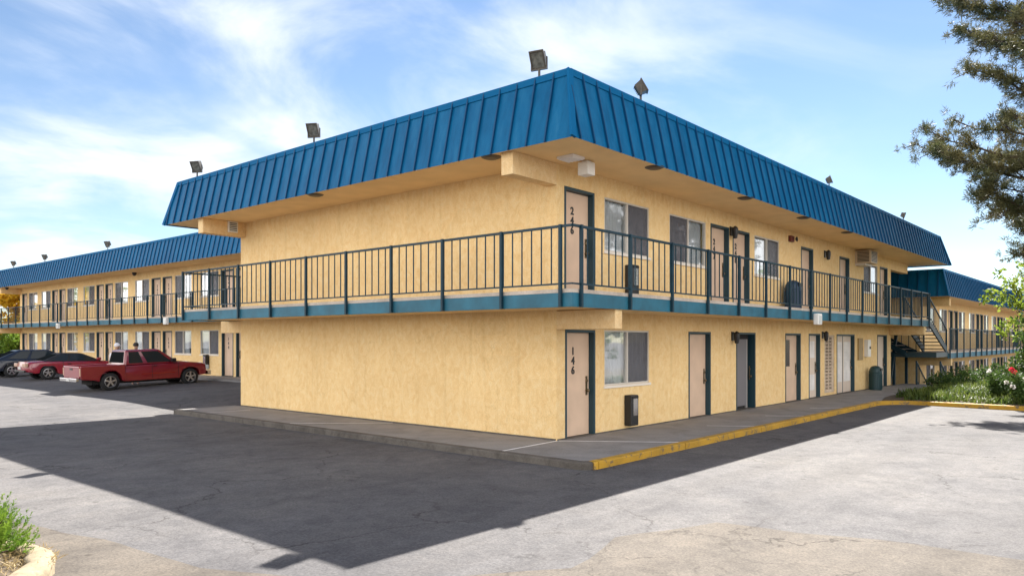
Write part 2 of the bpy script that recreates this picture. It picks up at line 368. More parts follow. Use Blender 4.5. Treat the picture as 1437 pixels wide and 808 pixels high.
REC = .17
def door(root, x0, w, z0, h=2.32, num=None, mat='door', hinge='L', kind='plain', label=None, detail=True):
    W = round(w, 2)
    def frame():
        b = MB(); b.box(0, .06, -.012, REC+.05, 0, h); b.box(W-.06, W, -.012, REC+.05, 0, h); b.box(.06, W-.06, -.012, REC+.05, h-.06, h)
        return b.mesh('door_frame', M['frame'], bevel=.006)
    def slab():
        return MB().box(.066, W-.066, REC-.045, REC, .02, h-.066).mesh('door', M[mat], bevel=.004)
    o = link('door', cached(('slab', W, h, mat), slab), root, (x0, 0, z0))
    link('door_frame', cached(('frame', W, h), frame), o)
    link('door_sill', cached(('dsill', W), lambda: MB().box(.001, W-.001, -.03, REC+.05, -.02, .014).mesh('door_sill', M['kerb'])), o)
    if label: o['label'] = label
    hx = W-.16 if hinge == 'L' else .16
    def knob():
        b = MB(); b.lathe([(.0, -.075), (.035, -.07), (.04, -.045), (.018, -.03), (.018, 0), (.04, .0)], 10, (0, REC-.045, .98), 'y')
        b.lathe([(.0, -.035), (.032, -.03), (.035, 0)], 10, (0, REC-.045, 1.2), 'y'); b.box(-.035, .035, REC-.053, REC-.046, .88, 1.3)
        b.box(-.05, .03, REC-.10, REC-.085, .97, .99)
        return b.mesh('door_handle', M['brass'])
    if kind != 'louvre_double' and detail: link('door_handle', cached('knob', knob), o, (hx, 0, 0))
    if num: link('room_number', digits(num), o, (W*.40, REC-.052, 1.78))
    if kind == 'glazed':
        MB().box(W*.1, W*.5, REC-.053, REC-.046, 1.2, h-.22).build('door_pane', M['dark_pane'], o)
    if kind == 'vented':
        for a, c in ((1.45, 2.05), (.28, .85)):
            b = MB(); b.box(W*.22, W*.78, REC-.055, REC-.046, a, c)
            k = int((c-a)/.055)
            for i in range(k): b.bar((W*.25, REC-.06, a+.03+i*.055), (W*.75, REC-.06, a+.03+i*.055), .03, .012, (0, .6, .8))
            b.build('door_vent', M['curtain'], o)
    if kind == 'double':
        MB().box(W/2-.02, W/2+.02, REC-.055, REC-.046, .02, h-.07).build('meeting_stile', M['frame'], o)
        for a, c in ((.2, W/2-.12), (W/2+.12, W-.2)):
            b = MB(); b.box(a, c, REC-.054, REC-.046, .45, h-.3)
            k = 26
            for i in range(k): b.bar((a+.02, REC-.058, .5+i*(h-.85)/k), (c-.02, REC-.058, .5+i*(h-.85)/k), .03, .012, (0, .6, .8))
            b.build('louvre_panel', M['curtain'], o)
    if kind == 'open':
        o.data = MB().box(.066, W-.36, REC-.03, REC+.01, .10, h-.2).mesh('door', M[mat])
        MB().box(.062, W-.062, REC+.04, REC+.06, .0, h-.062).build('dark_doorway_back', M['dark'], o)  # dark sheet standing in for the unlit space beyond the door
        MB().box(W-.35, W-.27, REC-.03, REC+.02, .02, h-.2).build('door_jamb_inner', M['steel'], o)
    return o

def window(root, x0, w, z0, h, screen='R', far=False):
    W = round(w, 2); H = round(h, 2); f = .038
    def frame():
        b = MB()
        b.box(0, W, .01, .09, 0, f); b.box(0, W, .01, .09, H-f, H); b.box(0, f, .01, .09, f, H-f); b.box(W-f, W, .01, .09, f, H-f)
        b.box(W/2-.03, W/2+.03, .005, .085, f, H-f)
        return b.mesh('window', M['alu'], bevel=.005)
    o = link('window', cached(('wf', W, H), frame), root, (x0, 0, z0))
    def pane(): return MB().box(0, W/2-f-.03, .05, .056, f, H-f).mesh('pane', M['glass'])
    def scr(): return MB().box(.0, W/2-f-.03, .033, .037, f, H-f).mesh('insect_screen', M['screen'])
    def sill(): return MB().box(-.04, W+.04, -.035, .05, -.06, -.002).mesh('window_sill', M['sill'], bevel=.006)
    var = 0 if root == front else int(abs(x0*7.3+z0*3.1)*10) % 4
    def curt():
        b = MB()
        spans = ((f, W-f),) if var == 0 else ((f, W*.56), (W*.60, W-f)) if var == 1 else ((f, W*.40), (W*.52, W-f)) if var == 2 else ((f, W*.74),)
        for a, c in spans:
            k = max(8, int((c-a)/.055)); xs = [a+(c-a)*i/(k-1) for i in range(k)]; ys = [.13+.022*sin(i*2.1+var)+.012*sin(i*.83) for i in range(k)]
            for i in range(k-1): b.quad((xs[i], ys[i], f), (xs[i+1], ys[i+1], f), (xs[i+1], ys[i+1], H-f-.02*var), (xs[i], ys[i], H-f-.02*var))
        return b.mesh('curtain', M['curtain'], fix=False)
    for px in (f, W/2+.03): link('pane', cached(('pane', W, H), pane), o, (px, 0, 0))
    link('insect_screen', cached(('scr', W, H), scr), o, (W/2+.03 if screen == 'R' else f, 0, 0))
    link('curtain', cached(('curt', W, H, var), curt), o)
    link('window_sill', cached(('sill', W), sill), o)
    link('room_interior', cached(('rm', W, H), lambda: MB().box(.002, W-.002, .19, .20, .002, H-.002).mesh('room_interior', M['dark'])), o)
    return o

# ------------------------------------------------------------------ building shell pieces
def facade_wall(root, x0, x1, z0, z1, depth, openings, name='wall'):
    """front at y=0 with real openings and reveals, plain sides and back"""
    b = MB(); R = REC+.06
    xs = sorted({x0, x1, *[o[0] for o in openings], *[o[1] for o in openings]}); zs = sorted({z0, z1, *[o[2] for o in openings], *[o[3] for o in openings]})
    for i in range(len(xs)-1):
        for j in range(len(zs)-1):
            cx = (xs[i]+xs[i+1])/2; cz = (zs[j]+zs[j+1])/2
            if any(o[0] < cx < o[1] and o[2] < cz < o[3] for o in openings): continue
            b.quad((xs[i], 0, zs[j]), (xs[i+1], 0, zs[j]), (xs[i+1], 0, zs[j+1]), (xs[i], 0, zs[j+1]))
    for o in openings:
        a, c, d, e = o[:4]; r = o[4] if len(o) > 4 else R
        b.quad((a, 0, d), (a, 0, e), (a, r, e), (a, r, d)); b.quad((c, 0, d), (c, r, d), (c, r, e), (c, 0, e))
        b.quad((a, 0, e), (c, 0, e), (c, r, e), (a, r, e)); b.quad((a, 0, d), (a, r, d), (c, r, d), (c, 0, d))
        b.quad((a, r, d), (a, r, e), (c, r, e), (c, r, d))
    b.quad((x0, 0, z0), (x0, 0, z1), (x0, depth, z1), (x0, depth, z0)); b.quad((x1, 0, z0), (x1, depth, z0), (x1, depth, z1), (x1, 0, z1))
    b.quad((x0, depth, z0), (x0, depth, z1), (x1, depth, z1), (x1, depth, z0)); b.quad((x0, 0, z1), (x1, 0, z1), (x1, depth, z1), (x0, depth, z1))
    return b.build(name, M['stucco'], root, fix=False)

def mansard(root, e, t, ze, zt, seam=.45):
    """e, t = (x0, x1, y0, y1) at the eave and at the top"""
    E = [(e[0], e[2]), (e[1], e[2]), (e[1], e[3]), (e[0], e[3])]; T = [(t[0], t[2]), (t[1], t[2]), (t[1], t[3]), (t[0], t[3])]
    b = MB(); sm = MB(); cap = MB()
    for i in range(4):
        j = (i+1) % 4
        p0 = Vector((*E[i], ze)); p1 = Vector((*E[j], ze)); q0 = Vector((*T[i], zt)); q1 = Vector((*T[j], zt))
        b.quad(p0, p1, q1, q0)
        d = (p1-p0).normalized(); nrm = d.cross((q0-p0)).normalized()
        Ln = (p1-p0).length; n = int(Ln/seam); st = seam*.5
        up = (q0-p0) - d*((q0-p0).dot(d)); 
        for k in range(n):
            s = st+k*seam
            a = p0+d*s
            s_top = (q0-p0).dot(d); e_top = (q1-p0).dot(d)
            frac0, frac1 = .0, 1.0
            if s < s_top: frac1 = s/max(s_top, 1e-6)
            if s > e_top: frac1 = (Ln-s)/max(Ln-e_top, 1e-6)
            if frac1 < .1: continue
            sm.bar(a+nrm*.018, a+up*frac1+nrm*.02, .026, .05, nrm)
        cap.bar(q0+nrm*.02+Vector((0, 0, -.05)), q1+nrm*.02+Vector((0, 0, -.05)), .05, .13, (0, 0, 1))
        cap.bar(p0+nrm*.015, q0+nrm*.015, .14, .05, nrm)
    b.quad(*[(x, y, zt-.02) for x, y in T])
    r = b.build('mansard_roof', M['roof'], root)
    sm.build('standing_seams', M['seam'], r); cap.build('metal_trim', M['cap'], r)
    return r

def railing(root, path, zd, posts, zb=None, h=1.14, closed=False, name='railing', spc=.236, post_out=.0):
    """handrail, bottom rail and balusters along path; posts at every listed distance run down over the fascia"""
    b = MB(); pts = [Vector((x, y, 0)) for x, y in path]
    for p, q in zip(pts, pts[1:]):
        d = (q-p); Ln = d.length; d.normalize()
        b.bar(p+Vector((0, 0, zd+h)), q+Vector((0, 0, zd+h)), .05, .045); b.bar(p+Vector((0, 0, zd+.09)), q+Vector((0, 0, zd+.09)), .03, .03)
        n = max(1, round(Ln/spc))
        for i in range(1, n): 
            a = p+d*(Ln*i/n); b.bar(a+Vector((0, 0, zd+.09)), a+Vector((0, 0, zd+h-.01)), .02, .02, d)
    o = b.build(name, M['teal'], root)
    pm = cached(('post', zb if zb is None else round(zd-zb, 3), h), lambda: MB().box(-.029, .029, -.029, .029, (zb if zb is not None else zd)-zd-.0, h+.03).mesh('post', M['teal'], bevel=.006))
    for p in posts: link('post', pm, o, (p[0], p[1], zd))
    return o

def along(a, b, step, first=0):
    a = Vector((*a, 0)); b = Vector((*b, 0)); d = b-a; n = int((d.length-first)/step+1e-6)
    return [tuple((a+d.normalized()*(first+i*step))[:2]) for i in range(n+1)]

H1 = 3.03                                   # storey height
ZE, ZT = 5.78, 7.1                          # eave and roof top above the floor

# ================================================================== FRONT BLOCK
front = tag(empty('motel_building', (0, 0, 0)), 'yellow two storey motel block with plain end wall and wrap around balcony, nearest the camera', 'building', 'motel buildings')
XE, YL = 25.2, 12.64
low_doors = [(.29, 1.11), (5.74, 1.29), (8.68, 1.38), (12.48, 1.4), (14.67, 1.15), (17.66, 2.19), (23.05, 1.5)]
up_doors = [(.26, 1.11), (7.02, 1.18), (8.44, 1.18), (13.91, 1.19), (17.99, 1.2), (23.45, 1.2)]
low_wins = [(1.77, 1.95)]; up_wins = [(1.77, 1.95), (4.73, 2.02), (10.0, 1.95), (21.1, 2.0)]
ops = [(x, x+round(w, 2), 0.0, 2.32) for x, w in low_doors] + [(x, x+round(w, 2), H1, H1+2.32) for x, w in up_doors]
ops[2] = (*ops[2][:4], .9)
ops += [(x, x+round(w, 2), 1.06, 2.32) for x, w in low_wins] + [(x, x+round(w, 2), H1+1.08, H1+2.30) for x, w in up_wins]
ops.append((16.3, 17.4, .12, 2.28))
facade_wall(front, 0, XE, -.05, ZE, YL, ops)
specs = [dict(num='146', label='beige door numbered 146 at the corner'), dict(mat='door', label='plain beige unnumbered door'), dict(mat='door_grey', kind='open', label='open grey door standing in a dark doorway'),
         dict(kind='glazed', label='beige door with tall dark pane'), dict(mat='door_pale', kind='vented', label='pale door with two grey vents'), dict(mat='door_pale', kind='double', label='pale double door with louvred panels'), dict(mat='door_pale', label='pale door beside the stair')]
for (x, w), s in zip(low_doors, specs): door(front, x, w, 0, **s)
for (x, w), s in zip(up_doors, ['246', '247', '248', None, None, '250']): door(front, x, w, H1, num=s)
for x, w in low_wins: window(front, x, w, 1.06, 1.26)
for (x, w), s in zip(up_wins, 'RLRL'): window(front, x, w, H1+1.08, 1.22, s)
b = MB()  # dark strips drawn for the dirty joint along the wall base
for y0_, y1_ in ((.02, YL-.02),): b.box(-.012, 0, y0_, y1_, .0, .035)
xs_ = [0.02]+[v for x, w in low_doors for v in (x-.005, x+w+.005)]+[XE]
b.build('base_dirt_joint', M['kerb'], front)
for k_ in range(0, len(xs_), 2): MB().box(xs_[k_], xs_[k_+1], -.012, 0, 0, .03).build('base_dirt_joint', M['kerb'], front)
for y_, z0_, z1_ in ((3.95, H1+1.2, ZE), (8.4, H1+.02, ZE), (7.6, .05, .9)): MB().box(-.004, 0, y_, y_+.018, z0_, z1_).build('control_joint', M['soffit'], front)
# screen block grille
b = MB(); b.box(16.305, 17.395, .02, .12, .12, .2); b.box(16.305, 17.395, .02, .12, 2.2, 2.28)
for x, w_ in ((16.305, .16), (16.77, .09), (17.15, .245)): b.box(x, x+w_, .02, .12, .2, 2.2)
for i in range(16): b.box(16.465, 16.77, .03, .11, .2+i*.125, .235+i*.125); b.box(16.86, 17.15, .03, .11, .2+i*.125, .235+i*.125)
MB().box(16.31, 17.39, .19, .22, .13, 2.27).build('dark_grille_back', M['dark'], front)  # dark backing sheet, paints the shade inside the block holes
b.build('screen_block_grille', M['block'], front)
MB().box(-1.51, 29.5, -1.51, 14.5, ZE-.002, ZE+.02).build('soffit', M['soffit'], front)
mansard(front, (-1.55, 29.7, -1.55, 14.6), (-1.25, 28.7, -1.25, 14.2), ZE-.03, ZT)
for bx in ((-1.4, 0, 0, .3, 5.33, ZE-.004), (-1.4, 0, YL-.3, YL, 5.33, ZE-.004), (XE, 28.2, 0, .3, 5.33, ZE-.004), (0, .26, -1.44, 0, 2.32, 2.70), (0, .26, YL, 13.9, 2.32, 2.70), (XE, 29.0, 0, .3, 2.32, 2.70), (XE-.3, XE, -1.44, 0, 2.32, 2.70)):
    MB().box(*bx).build('beam', M['beam'], front, bevel=.01)
DX = DY = 1.5; YS = 13.42; XD = 25.5
deck = [(-DX, -DY), (XD, -DY), (XD, 0), (0, 0), (0, YL), (XE, YL), (XE, YS), (-DX, YS)]
def ring_deck(z0, z1, inset=0):
    b = MB(); o = DX-inset
    b.box(-o, XD-inset, -o, -.001, z0, z1); b.box(-o, -.001, 0.0, YL, z0, z1); b.box(-o, XE, YL+.001, YS-inset, z0, z1)
    return b
ring_deck(2.96, H1).build('balcony_deck', M['slab'], front)
ring_deck(2.72, 2.955, .06).build('balcony_soffit', M['soffit'], front)
b = MB(); b.box(-DX, -DX+.05, -DY, YS, 2.70, 2.958); b.box(-DX+.05, XD, -DY, -DY+.05, 2.70, 2.958); b.box(-DX+.05, 5.2, YS-.05, YS, 2.70, 2.958); b.box(XD-.05, XD, -DY+.05, -.02, 2.70, 2.958)
b.build('balcony_fascia', M['fascia'], front, bevel=.004)
pA = [(-DX-.045, y) for y in (.17+1.645*i-1.4*0 for i in range(9))]; pA[0] = (-DX-.045, .17)
pA = [(-DX-.045, -1.27)] + pA
pB = [(-1.27, -DY-.045)] + [(.40+1.684*i, -DY-.045) for i in range(15)] + [(XD-.1, -DY-.045)]
railing(front, [(XD, -.9), (XD, -DY-.02), (-DX-.02, -DY-.02), (-DX-.02, YS-.02), (5.2, YS-.02)], H1, pA+pB+[(.2, YS+.02), (1.9, YS+.02), (3.6, YS+.02)], zb=2.70)

# ================================================================== LEFT WING  (local x = YW - world Y, outward -> world -X)
XW, YW, ZW = 6.8, 57.55, .28
left = tag(empty('motel_building', (XW, YW, ZW), radians(-90)), 'long yellow motel wing running left behind the parked cars', 'building', 'motel buildings')
LW = YW-16.2
def pattern(root, centres, x1, far=True, seed=1):
    rnd = random.Random(seed); dd = []; ww = []
    for c in centres:
        for a in (c-1.28, c+.13):
            if a > .1 and a+1.15 < x1: dd.append((round(a, 2), 1.15))
        for a, s in ((c-3.5, 'R'), (c+1.6, 'L')):
            if a > .2 and a+1.9 < x1: ww.append((round(a, 2), 1.9, s))
    return dd, ww
cs = [YW-y for y in (57.35-0.2, 49.3, 41.3, 33.3, 25.3, 17.9)]
dd, ww = pattern(left, cs, LW)
def wing(root, L, dd, ww, dep, nums0, nlist):
    ops = []
    for z in (0, H1):
        ops += [(x, x+w, z, z+2.32) for x, w in dd] + [(x, x+w, z+1.06, z+2.32) for x, w, s in ww]
    facade_wall(root, 0, L, -.3, ZE, dep, ops)
    for z in (0, H1):
        for i, (x, w) in enumerate(dd):
            n = nlist.get((z > 0, i)); door(root, x, w, z, num=n, hinge='L' if i % 2 else 'R')
        for x, w, s in ww: window(root, x, w, z+1.06, 1.26, s)
nl = {}
for i in range(len(dd)):
    k = 2*(len(dd)//2)
    nl[(False, i)] = str(144-(len(dd)-1-i)) if i < len(dd) else None
    nl[(True, i)] = str(244-(len(dd)-1-i))
# the door by the block reads 144: it is the one nearest world Y 26
i144 = min(range(len(dd)), key=lambda i: abs((YW-dd[i][0]-.55)-25.95))
for i in range(len(dd)): nl[(False, i)] = str(144+(i-i144)); nl[(True, i)] = str(244+(i-i144))
wing(left, LW, dd, ww, 12, 0, nl)
MB().box(-1.85, LW+1.5, -1.51, 13.18, ZE-.002, ZE+.02).build('soffit', M['soffit'], left)
mansard(left, (-1.95, LW+1.55, -1.55, 13.25), (-1.6, LW+1.25, -1.25, 12.9), ZE-.03, ZT)
b = MB(); b.box(-4, LW+2.2, -DY, -.001, 2.96, H1); b.build('balcony_deck', M['slab'], left)
MB().box(-3.95, LW+2.15, -DY+.06, -.002, 2.72, 2.955).build('balcony_soffit', M['soffit'], left)
MB().box(-4, LW+2.2, -DY, -DY+.05, 2.70, 2.958).build('balcony_fascia', M['fascia'], left)
railing(left, [(-4, -DY-.02), (LW+2.2, -DY-.02)], H1, [(x, -DY-.045) for x, _ in along((-3.9, 0), (LW+2.2, 0), 1.66)], zb=2.70)
for x in (.0, LW-.3): MB().box(x, x+.3, -1.42, 0, 2.32, 2.70).build('beam', M['beam'], left, bevel=.01)
for x in (.0, LW-.3): MB().box(x, x+.3, -1.35, 0, 5.33, ZE-.004).build('beam', M['beam'], left, bevel=.01)

# ================================================================== RIGHT WING  (half a storey lower)
XR, ZR = 30.6, -1.515
right = tag(empty('motel_building', (XR, 0, ZR)), 'lower yellow motel wing set half a storey down, right of the stair', 'building', 'motel buildings')
LR = 40
ddr, wwr = pattern(right, [c-XR for c in (30.4, 38.6, 46.9, 55.2, 63.5)], LR)
wing(right, LR, ddr, wwr, 12.64, 0, {})
MB().box(-1.18, LR+1.48, -1.51, 14.38, ZE-.002, ZE+.02).build('soffit', M['soffit'], right)
mansard(right, (-1.25, LR+1.55, -1.55, 14.45), (-1.1, LR+1.25, -1.25, 14.1), ZE-.03, ZT)
MB().box(-1.0, LR+1, -DY, -.001, 2.96, H1).build('balcony_deck', M['slab'], right)
MB().box(-.95, LR+1, -DY+.06, -.002, 2.72, 2.955).build('balcony_soffit', M['soffit'], right)
MB().box(-1.0, LR+1, -DY, -DY+.05, 2.70, 2.958).build('balcony_fascia', M['fascia'], right)
railing(right, [(-1.0, -DY-.02), (LR+1, -DY-.02)], H1, [(x, -DY-.045) for x, _ in along((-.9, 0), (LR, 0), 1.68)], zb=2.70)
for x in (0, LR-.3):
    MB().box(x, x+.28, -1.42, 0, 2.32, 2.70).build('beam', M['beam'], right, bevel=.01)
    MB().box(x, x+.28, -1.35, 0, 5.33, ZE-.004).build('beam', M['beam'], right, bevel=.01)

# ================================================================== BREEZEWAY STAIR between front block and right wing
stair = tag(empty('outdoor_stair', (25.6, 0, 0)), 'dark teal steel stair with open treads linking the balconies of two motel blocks', 'stair')
def flight(p, q, width_y, n, name='flight'):
    """straight flight from p (top) to q (bottom); y range p.y..p.y+width"""
    p = Vector(p); q = Vector(q); st = MB()
    for y in (p.y, p.y+width_y): st.bar((p.x, y, p.z-.06), (q.x, y, q.z+.06), .06, .26)
    fl = st.build(name, M['teal'], stair)
    t = MB()
    for i in range(1, n):
        c = p.lerp(q, i/n); t.box(c.x-.14, c.x+.14, p.y+.035, p.y+width_y-.035, c.z-.045, c.z)
    t.build('stair_treads', M['kerb'], fl)
    h = MB()
    for y in (p.y, p.y+width_y):
        h.bar((p.x, y, p.z+1.1), (q.x, y, q.z+1.1), .05, .05); h.bar((p.x, y, p.z+.25), (q.x, y, q.z+.25), .03, .03)
        m = int((q-p).length/.26)
        for i in range(m+1):
            c = p.lerp(q, i/m); w = .06 if i in (0, m) else .022
            h.bar((c.x, y, c.z), (c.x, y, c.z+1.1), w, w, (1, 0, 0))
    h.build('handrail', M['teal'], fl)
flight((-.05, -1.45, H1), (3.8, -1.45, H1+ZR), 1.0, 9)
b = MB()
for x_ in (1.3, 3.35): b.bar((x_, -.2, H1+ZR-.05), (x_, 2.7, H1-.05), .06, .24)
for k_ in range(9): b.bar((x_, -.2+k_*.33, H1+ZR), (x_, -.2+k_*.33, H1+ZR+1.0+k_*.165), .03, .03, (1, 0, 0))
b.bar((1.3, 2.68, H1-.12), (3.35, 2.68, H1-.12), .06, .1); b.bar((1.3, -.18, H1+ZR-.1), (3.35, -.18, H1+ZR-.1), .06, .1); b.bar((1.3, -.2, H1+ZR+1), (1.3, 2.5, H1+1), .04, .04); b.bar((3.35, -.2, H1+ZR+1), (3.35, 2.5, H1+1), .04, .04)
fl2 = b.build('flight', M['teal'], stair); b = MB()
for k_ in range(1, 9): b.box(1.34, 3.31, -.2+k_*.32-.15, -.2+k_*.32+.15, H1+ZR+k_*.168-.045, H1+ZR+k_*.168)
b.build('stair_treads', M['kerb'], fl2)
flight((1.2, -1.7, 0.0), (4.0, -1.7, ZR), 1.0, 9)
b = MB(); b.box(1.5, 3.98, -1.48, 1.7, H1+ZR-.24, H1+ZR-.01); b.build('landing', M['frame'], stair)
for x, y in ((.1, 1.75), (3.8, 1.76), (1.5, .3), (3.8, .3)): MB().box(x, x+.12, y, y+.12, -1.5, H1+ZR-.245).build('support_post', M['teal'], stair)
MB().bar((2.2, .36, H1-.2), (.8, .36, 0), .12, .12).build('diagonal_brace', M['teal'], stair)
MB().box(.10, 1.5, 1.0, 1.03, .0, 2.7).build('side_panel', M['frame'], stair); MB().box(1.55, 3.9, 1.72, 1.75, -1.5, 1.25).build('side_panel', M['frame'], stair)
MB().box(-.34, 4.9, 2.75, 4.98, 2.74, 3.02).build('shading_walkway', M['fascia'], stair)  # slab added to darken the breezeway below it
# wall closing the back of the breezeway
tag(MB().box(25.25, 30.55, 5.0, 5.25, -1.6, 5.7).build('breezeway_wall', M['stucco']), 'shaded yellow wall at the back of the stair breezeway', 'wall')

# ================================================================== GROUND
def sst(a, b, x):
    t = max(0., min(1., (x-a)/(b-a))); return t*t*(3-2*t)
def ground_z(x, y):
    z = -.13
    z += .33*sst(-4.5, 6.0, x)*sst(13.6, 18, y)
    z += -1.5*sst(26.0, 32.0, x)*(1-sst(6, 10, y)*0)
    z += .02*noise.noise(Vector((x*.2, y*.2, 0)))*(1 if x < 20 else 0)*(0 if -3 < y < 14 and x > -3 else 1)
    return z
def axis(a, b, step, far):
    v = []; x = a
    while x <= b+1e-6: v.append(x); x += step
    return [-far, -far/3, -far/8] + v + [far/8, far/3, far]
gx = axis(-40, 80, 1.0, 900); gy = axis(-60, 90, 1.0, 900)
b = MB(); b.v = [(x, y, ground_z(x, y)) for y in gy for x in gx]; n = len(gx)
b.f = [(j*n+i, j*n+i+1, (j+1)*n+i+1, (j+1)*n+i) for j in range(len(gy)-1) for i in range(n-1)]
tag(b.build('parking_lot', M['asphalt'], fix=False, smooth=True), kind='structure')
# newer beige surfacing near the camera (a worn overlay with an irregular edge)
ed = [(-6.6, -5.15), (-5.3, -5.02), (-3.94, -5.43), (-3.8, -6.4), (-3.55, -7.6), (-3.4, -8.6), (-3.2, -12), (-4, -20), (-24, -20), (-24, 16), (-10.6, 8), (-9.9, 3.2), (-9.3, 0), (-8.9, -2.5), (-8.1, -4.3)]
pts = []
for i in range(len(ed)):
    p = Vector((*ed[i], 0)); q = Vector((*ed[(i+1) % len(ed)], 0)); k = max(1, int((q-p).length/.35))
    for j in range(k):
        c = p.lerp(q, j/k); nn = noise.noise_vector(c*.9)*.16; pts.append((c.x+nn.x, c.y+nn.y))
bm = bmesh.new(); vs = [bm.verts.new((x, y, 0)) for x, y in pts]; bm.faces.new(vs); bmesh.ops.triangulate(bm, faces=bm.faces)
bmesh.ops.subdivide_edges(bm, edges=[e for e in bm.edges if e.calc_length() > 2], cuts=6, use_grid_fill=True)
bmesh.ops.triangulate(bm, faces=bm.faces)
for v in bm.verts: v.co.z = ground_z(v.co.x, v.co.y)+.012
me = bpy.data.meshes.new('asphalt_overlay'); bm.to_mesh(me); bm.free(); me.materials.append(M['asphalt_b'])
if sum(p.normal.z for p in me.polygons) < 0: me.flip_normals()
tag(link('asphalt_overlay', me), kind='structure')

# pavement and kerbs
CA, CB = 1.98, 2.2; KW = .16
arc = lambda cx, cy, r, a0, a1, n: [(cx+r*cos(radians(a0+(a1-a0)*i/n)), cy+r*sin(radians(a0+(a1-a0)*i/n))) for i in range(n+1)]
inner = [(-CA+KW, 13.0), (-CA+KW, -CB+KW+.25)] + arc(-CA+KW+.25, -CB+KW+.25, .25, 180, 270, 5)[1:] + [(15.0, -CB+KW)]
walk = inner + [(17.2, -CB+KW), (17.6, -1.75), (25.0, -1.75), (27.5, -1.75), (27.5, -.0), (25.2, -.0), (25.2, 5), (0, 5), (0, 13.0)]
b = MB(); b.plan([(-CA+KW, -CB+KW+.25)] + arc(-CA+KW+.25, -CB+KW+.25, .25, 180, 270, 5)[1:] + [(15.4, -CB+KW), (17.6, -1.75), (27.4, -1.75), (27.4, -.002), (-CA+KW, -.002)], -.4, 0.0)
b.box(-CA+KW, -.002, 0, 13.0, -.4, 0.0)
tag(b.build('pavement', M['walk']), kind='structure')
def kerb(path_out, path_in, z0, z1, mat, name):
    """closed kerb profile swept between an outer and an inner path, with a rounded top outer edge"""
    b = MB(); n = len(path_out); c = .03
    for i in range(n):
        o = Vector((*path_out[i], 0)); p = Vector((*path_in[i], 0)); d = (p-o).normalized()
        b.v += [(o.x, o.y, z0), (o.x, o.y, z1-c), (o.x+d.x*c*.3, o.y+d.y*c*.3, z1-c*.3), (o.x+d.x*c, o.y+d.y*c, z1), (p.x, p.y, z1), (p.x, p.y, z0)]
    for i in range(n-1):
        for k in range(6):
            m = (k+1) % 6; b.f.append((i*6+k, i*6+m, i*6+6+m, i*6+6+k))
    b.f += [tuple(range(6)), tuple(reversed(range(6*n-6, 6*n)))]
    return tag(b.build(name, M[mat]), kind='structure')
NA = [13.0-(i*15.2/48) for i in range(47)]
wob = lambda t: .012*noise.noise(Vector((t*1.3, 3.1, 0)))
oa = [(-CA+wob(y), y) for y in NA]; ia = [(-CA+KW+.001, y) for y in NA]
kerb(oa+[(-CA, -CB+.3)]+arc(-CA+.3, -CB+.3, .3, 180, 245, 4), ia+[(-CA+KW, -CB+.3)]+arc(-CA+.3, -CB+.3, .14, 180, 245, 4), -.4, .004, 'kerb', 'kerb')
ob, ib = [], []
def kseg(x0, x1):
    k = max(2, int((x1-x0)/.35)); xs = [x0+(x1-x0)*i/k for i in range(k+1)]
    kerb([(x, -CB+wob(x+50)) for x in xs], [(x, -CB+KW-.001) for x in xs], -.4, .005, 'yellow', 'yellow_kerb')
a0 = arc(-CA+.3, -CB+.3, .3, 248, 270, 3); a1 = arc(-CA+.3, -CB+.3, .14, 248, 270, 3)
kerb(a0, a1, -.4, .004, 'yellow', 'yellow_kerb')
cuts = [-CA+.31, 1.45, 5.25, 8.6, 11.9, 14.9]
for x0, x1 in zip(cuts, cuts[1:]): kseg(x0+.012, x1-.012)
co = arc(14.92, -3.35, 1.15, 90, 0, 10); ci = arc(14.92, -3.35, 1.15+KW, 90, 0, 10)
kerb(co + [(16.05, -4.5), (15.95, -7), (15.8, -12), (15.5, -22)], ci + [(16.21, -4.5), (16.11, -7), (15.96, -12), (15.66, -22)], -.4, .01, 'yellow', 'yellow_kerb')
# pale joint filler lines in the pavement
b = MB()
def strip(p, q, w, z=.004):
    p = Vector((*p, z)); q = Vector((*q, z)); d = (q-p).normalized(); r = Vector((-d.y, d.x, 0))*w/2; b.quad(p-r, q-r, q+r, p+r)
strip((-.03, -.03), (-CA+KW, -.12), .06); strip((-.0, -.05), (1.44, -CB+KW), .06)
strip((4.6, -1.1), (5.22, -CB+KW+.01), .045); strip((7.9, -1.2), (8.55, -CB+KW+.01), .04); strip((11.1, -1.3), (11.85, -CB+KW+.01), .045)
strip((-.03, 5.2), (-CA+KW, 7.05), .05); strip((-.5, 11.2), (-CA+KW, 11.3), .03)
tag(b.build('pavement_joint', M['joint']), kind='structure')
# pavement in front of the left wing, bed soil and retaining wall on the right
tag(MB().box(XW-1.7, XW-.002, 16.0, 59, -.3, ZW-.01).build('pavement', M['walk'], bevel=.01), kind='structure')
b = MB(); gxs = [16.1+.7*i for i in range(22)]; gys = [-22+.9*i for i in range(24)]
def bedz(x, y): return .0+.12*sst(16.1, 18, x)+.06*noise.noise(Vector((x*.7, y*.7, 1)))*sst(16.1, 16.9, x)-.1*sst(-3.2, -2.1, y)
vv = [(x, min(y, -1.8), bedz(x, y)) for y in gys for x in gxs]; n = len(gxs); b.v = vv
b.f = [(j*n+i, j*n+i+1, (j+1)*n+i+1, (j+1)*n+i) for j in range(len(gys)-1) for i in range(n-1)]
tag(b.build('planting_bed', M['soil'], smooth=True, fix=False), kind='structure')
tag(MB().box(30.9, 62, -2.75, -2.5, -1.7, .12).build('retaining_wall', M['retain'], bevel=.02), 'low pinkish concrete wall behind the planted bed in front of the lower wing', 'wall')

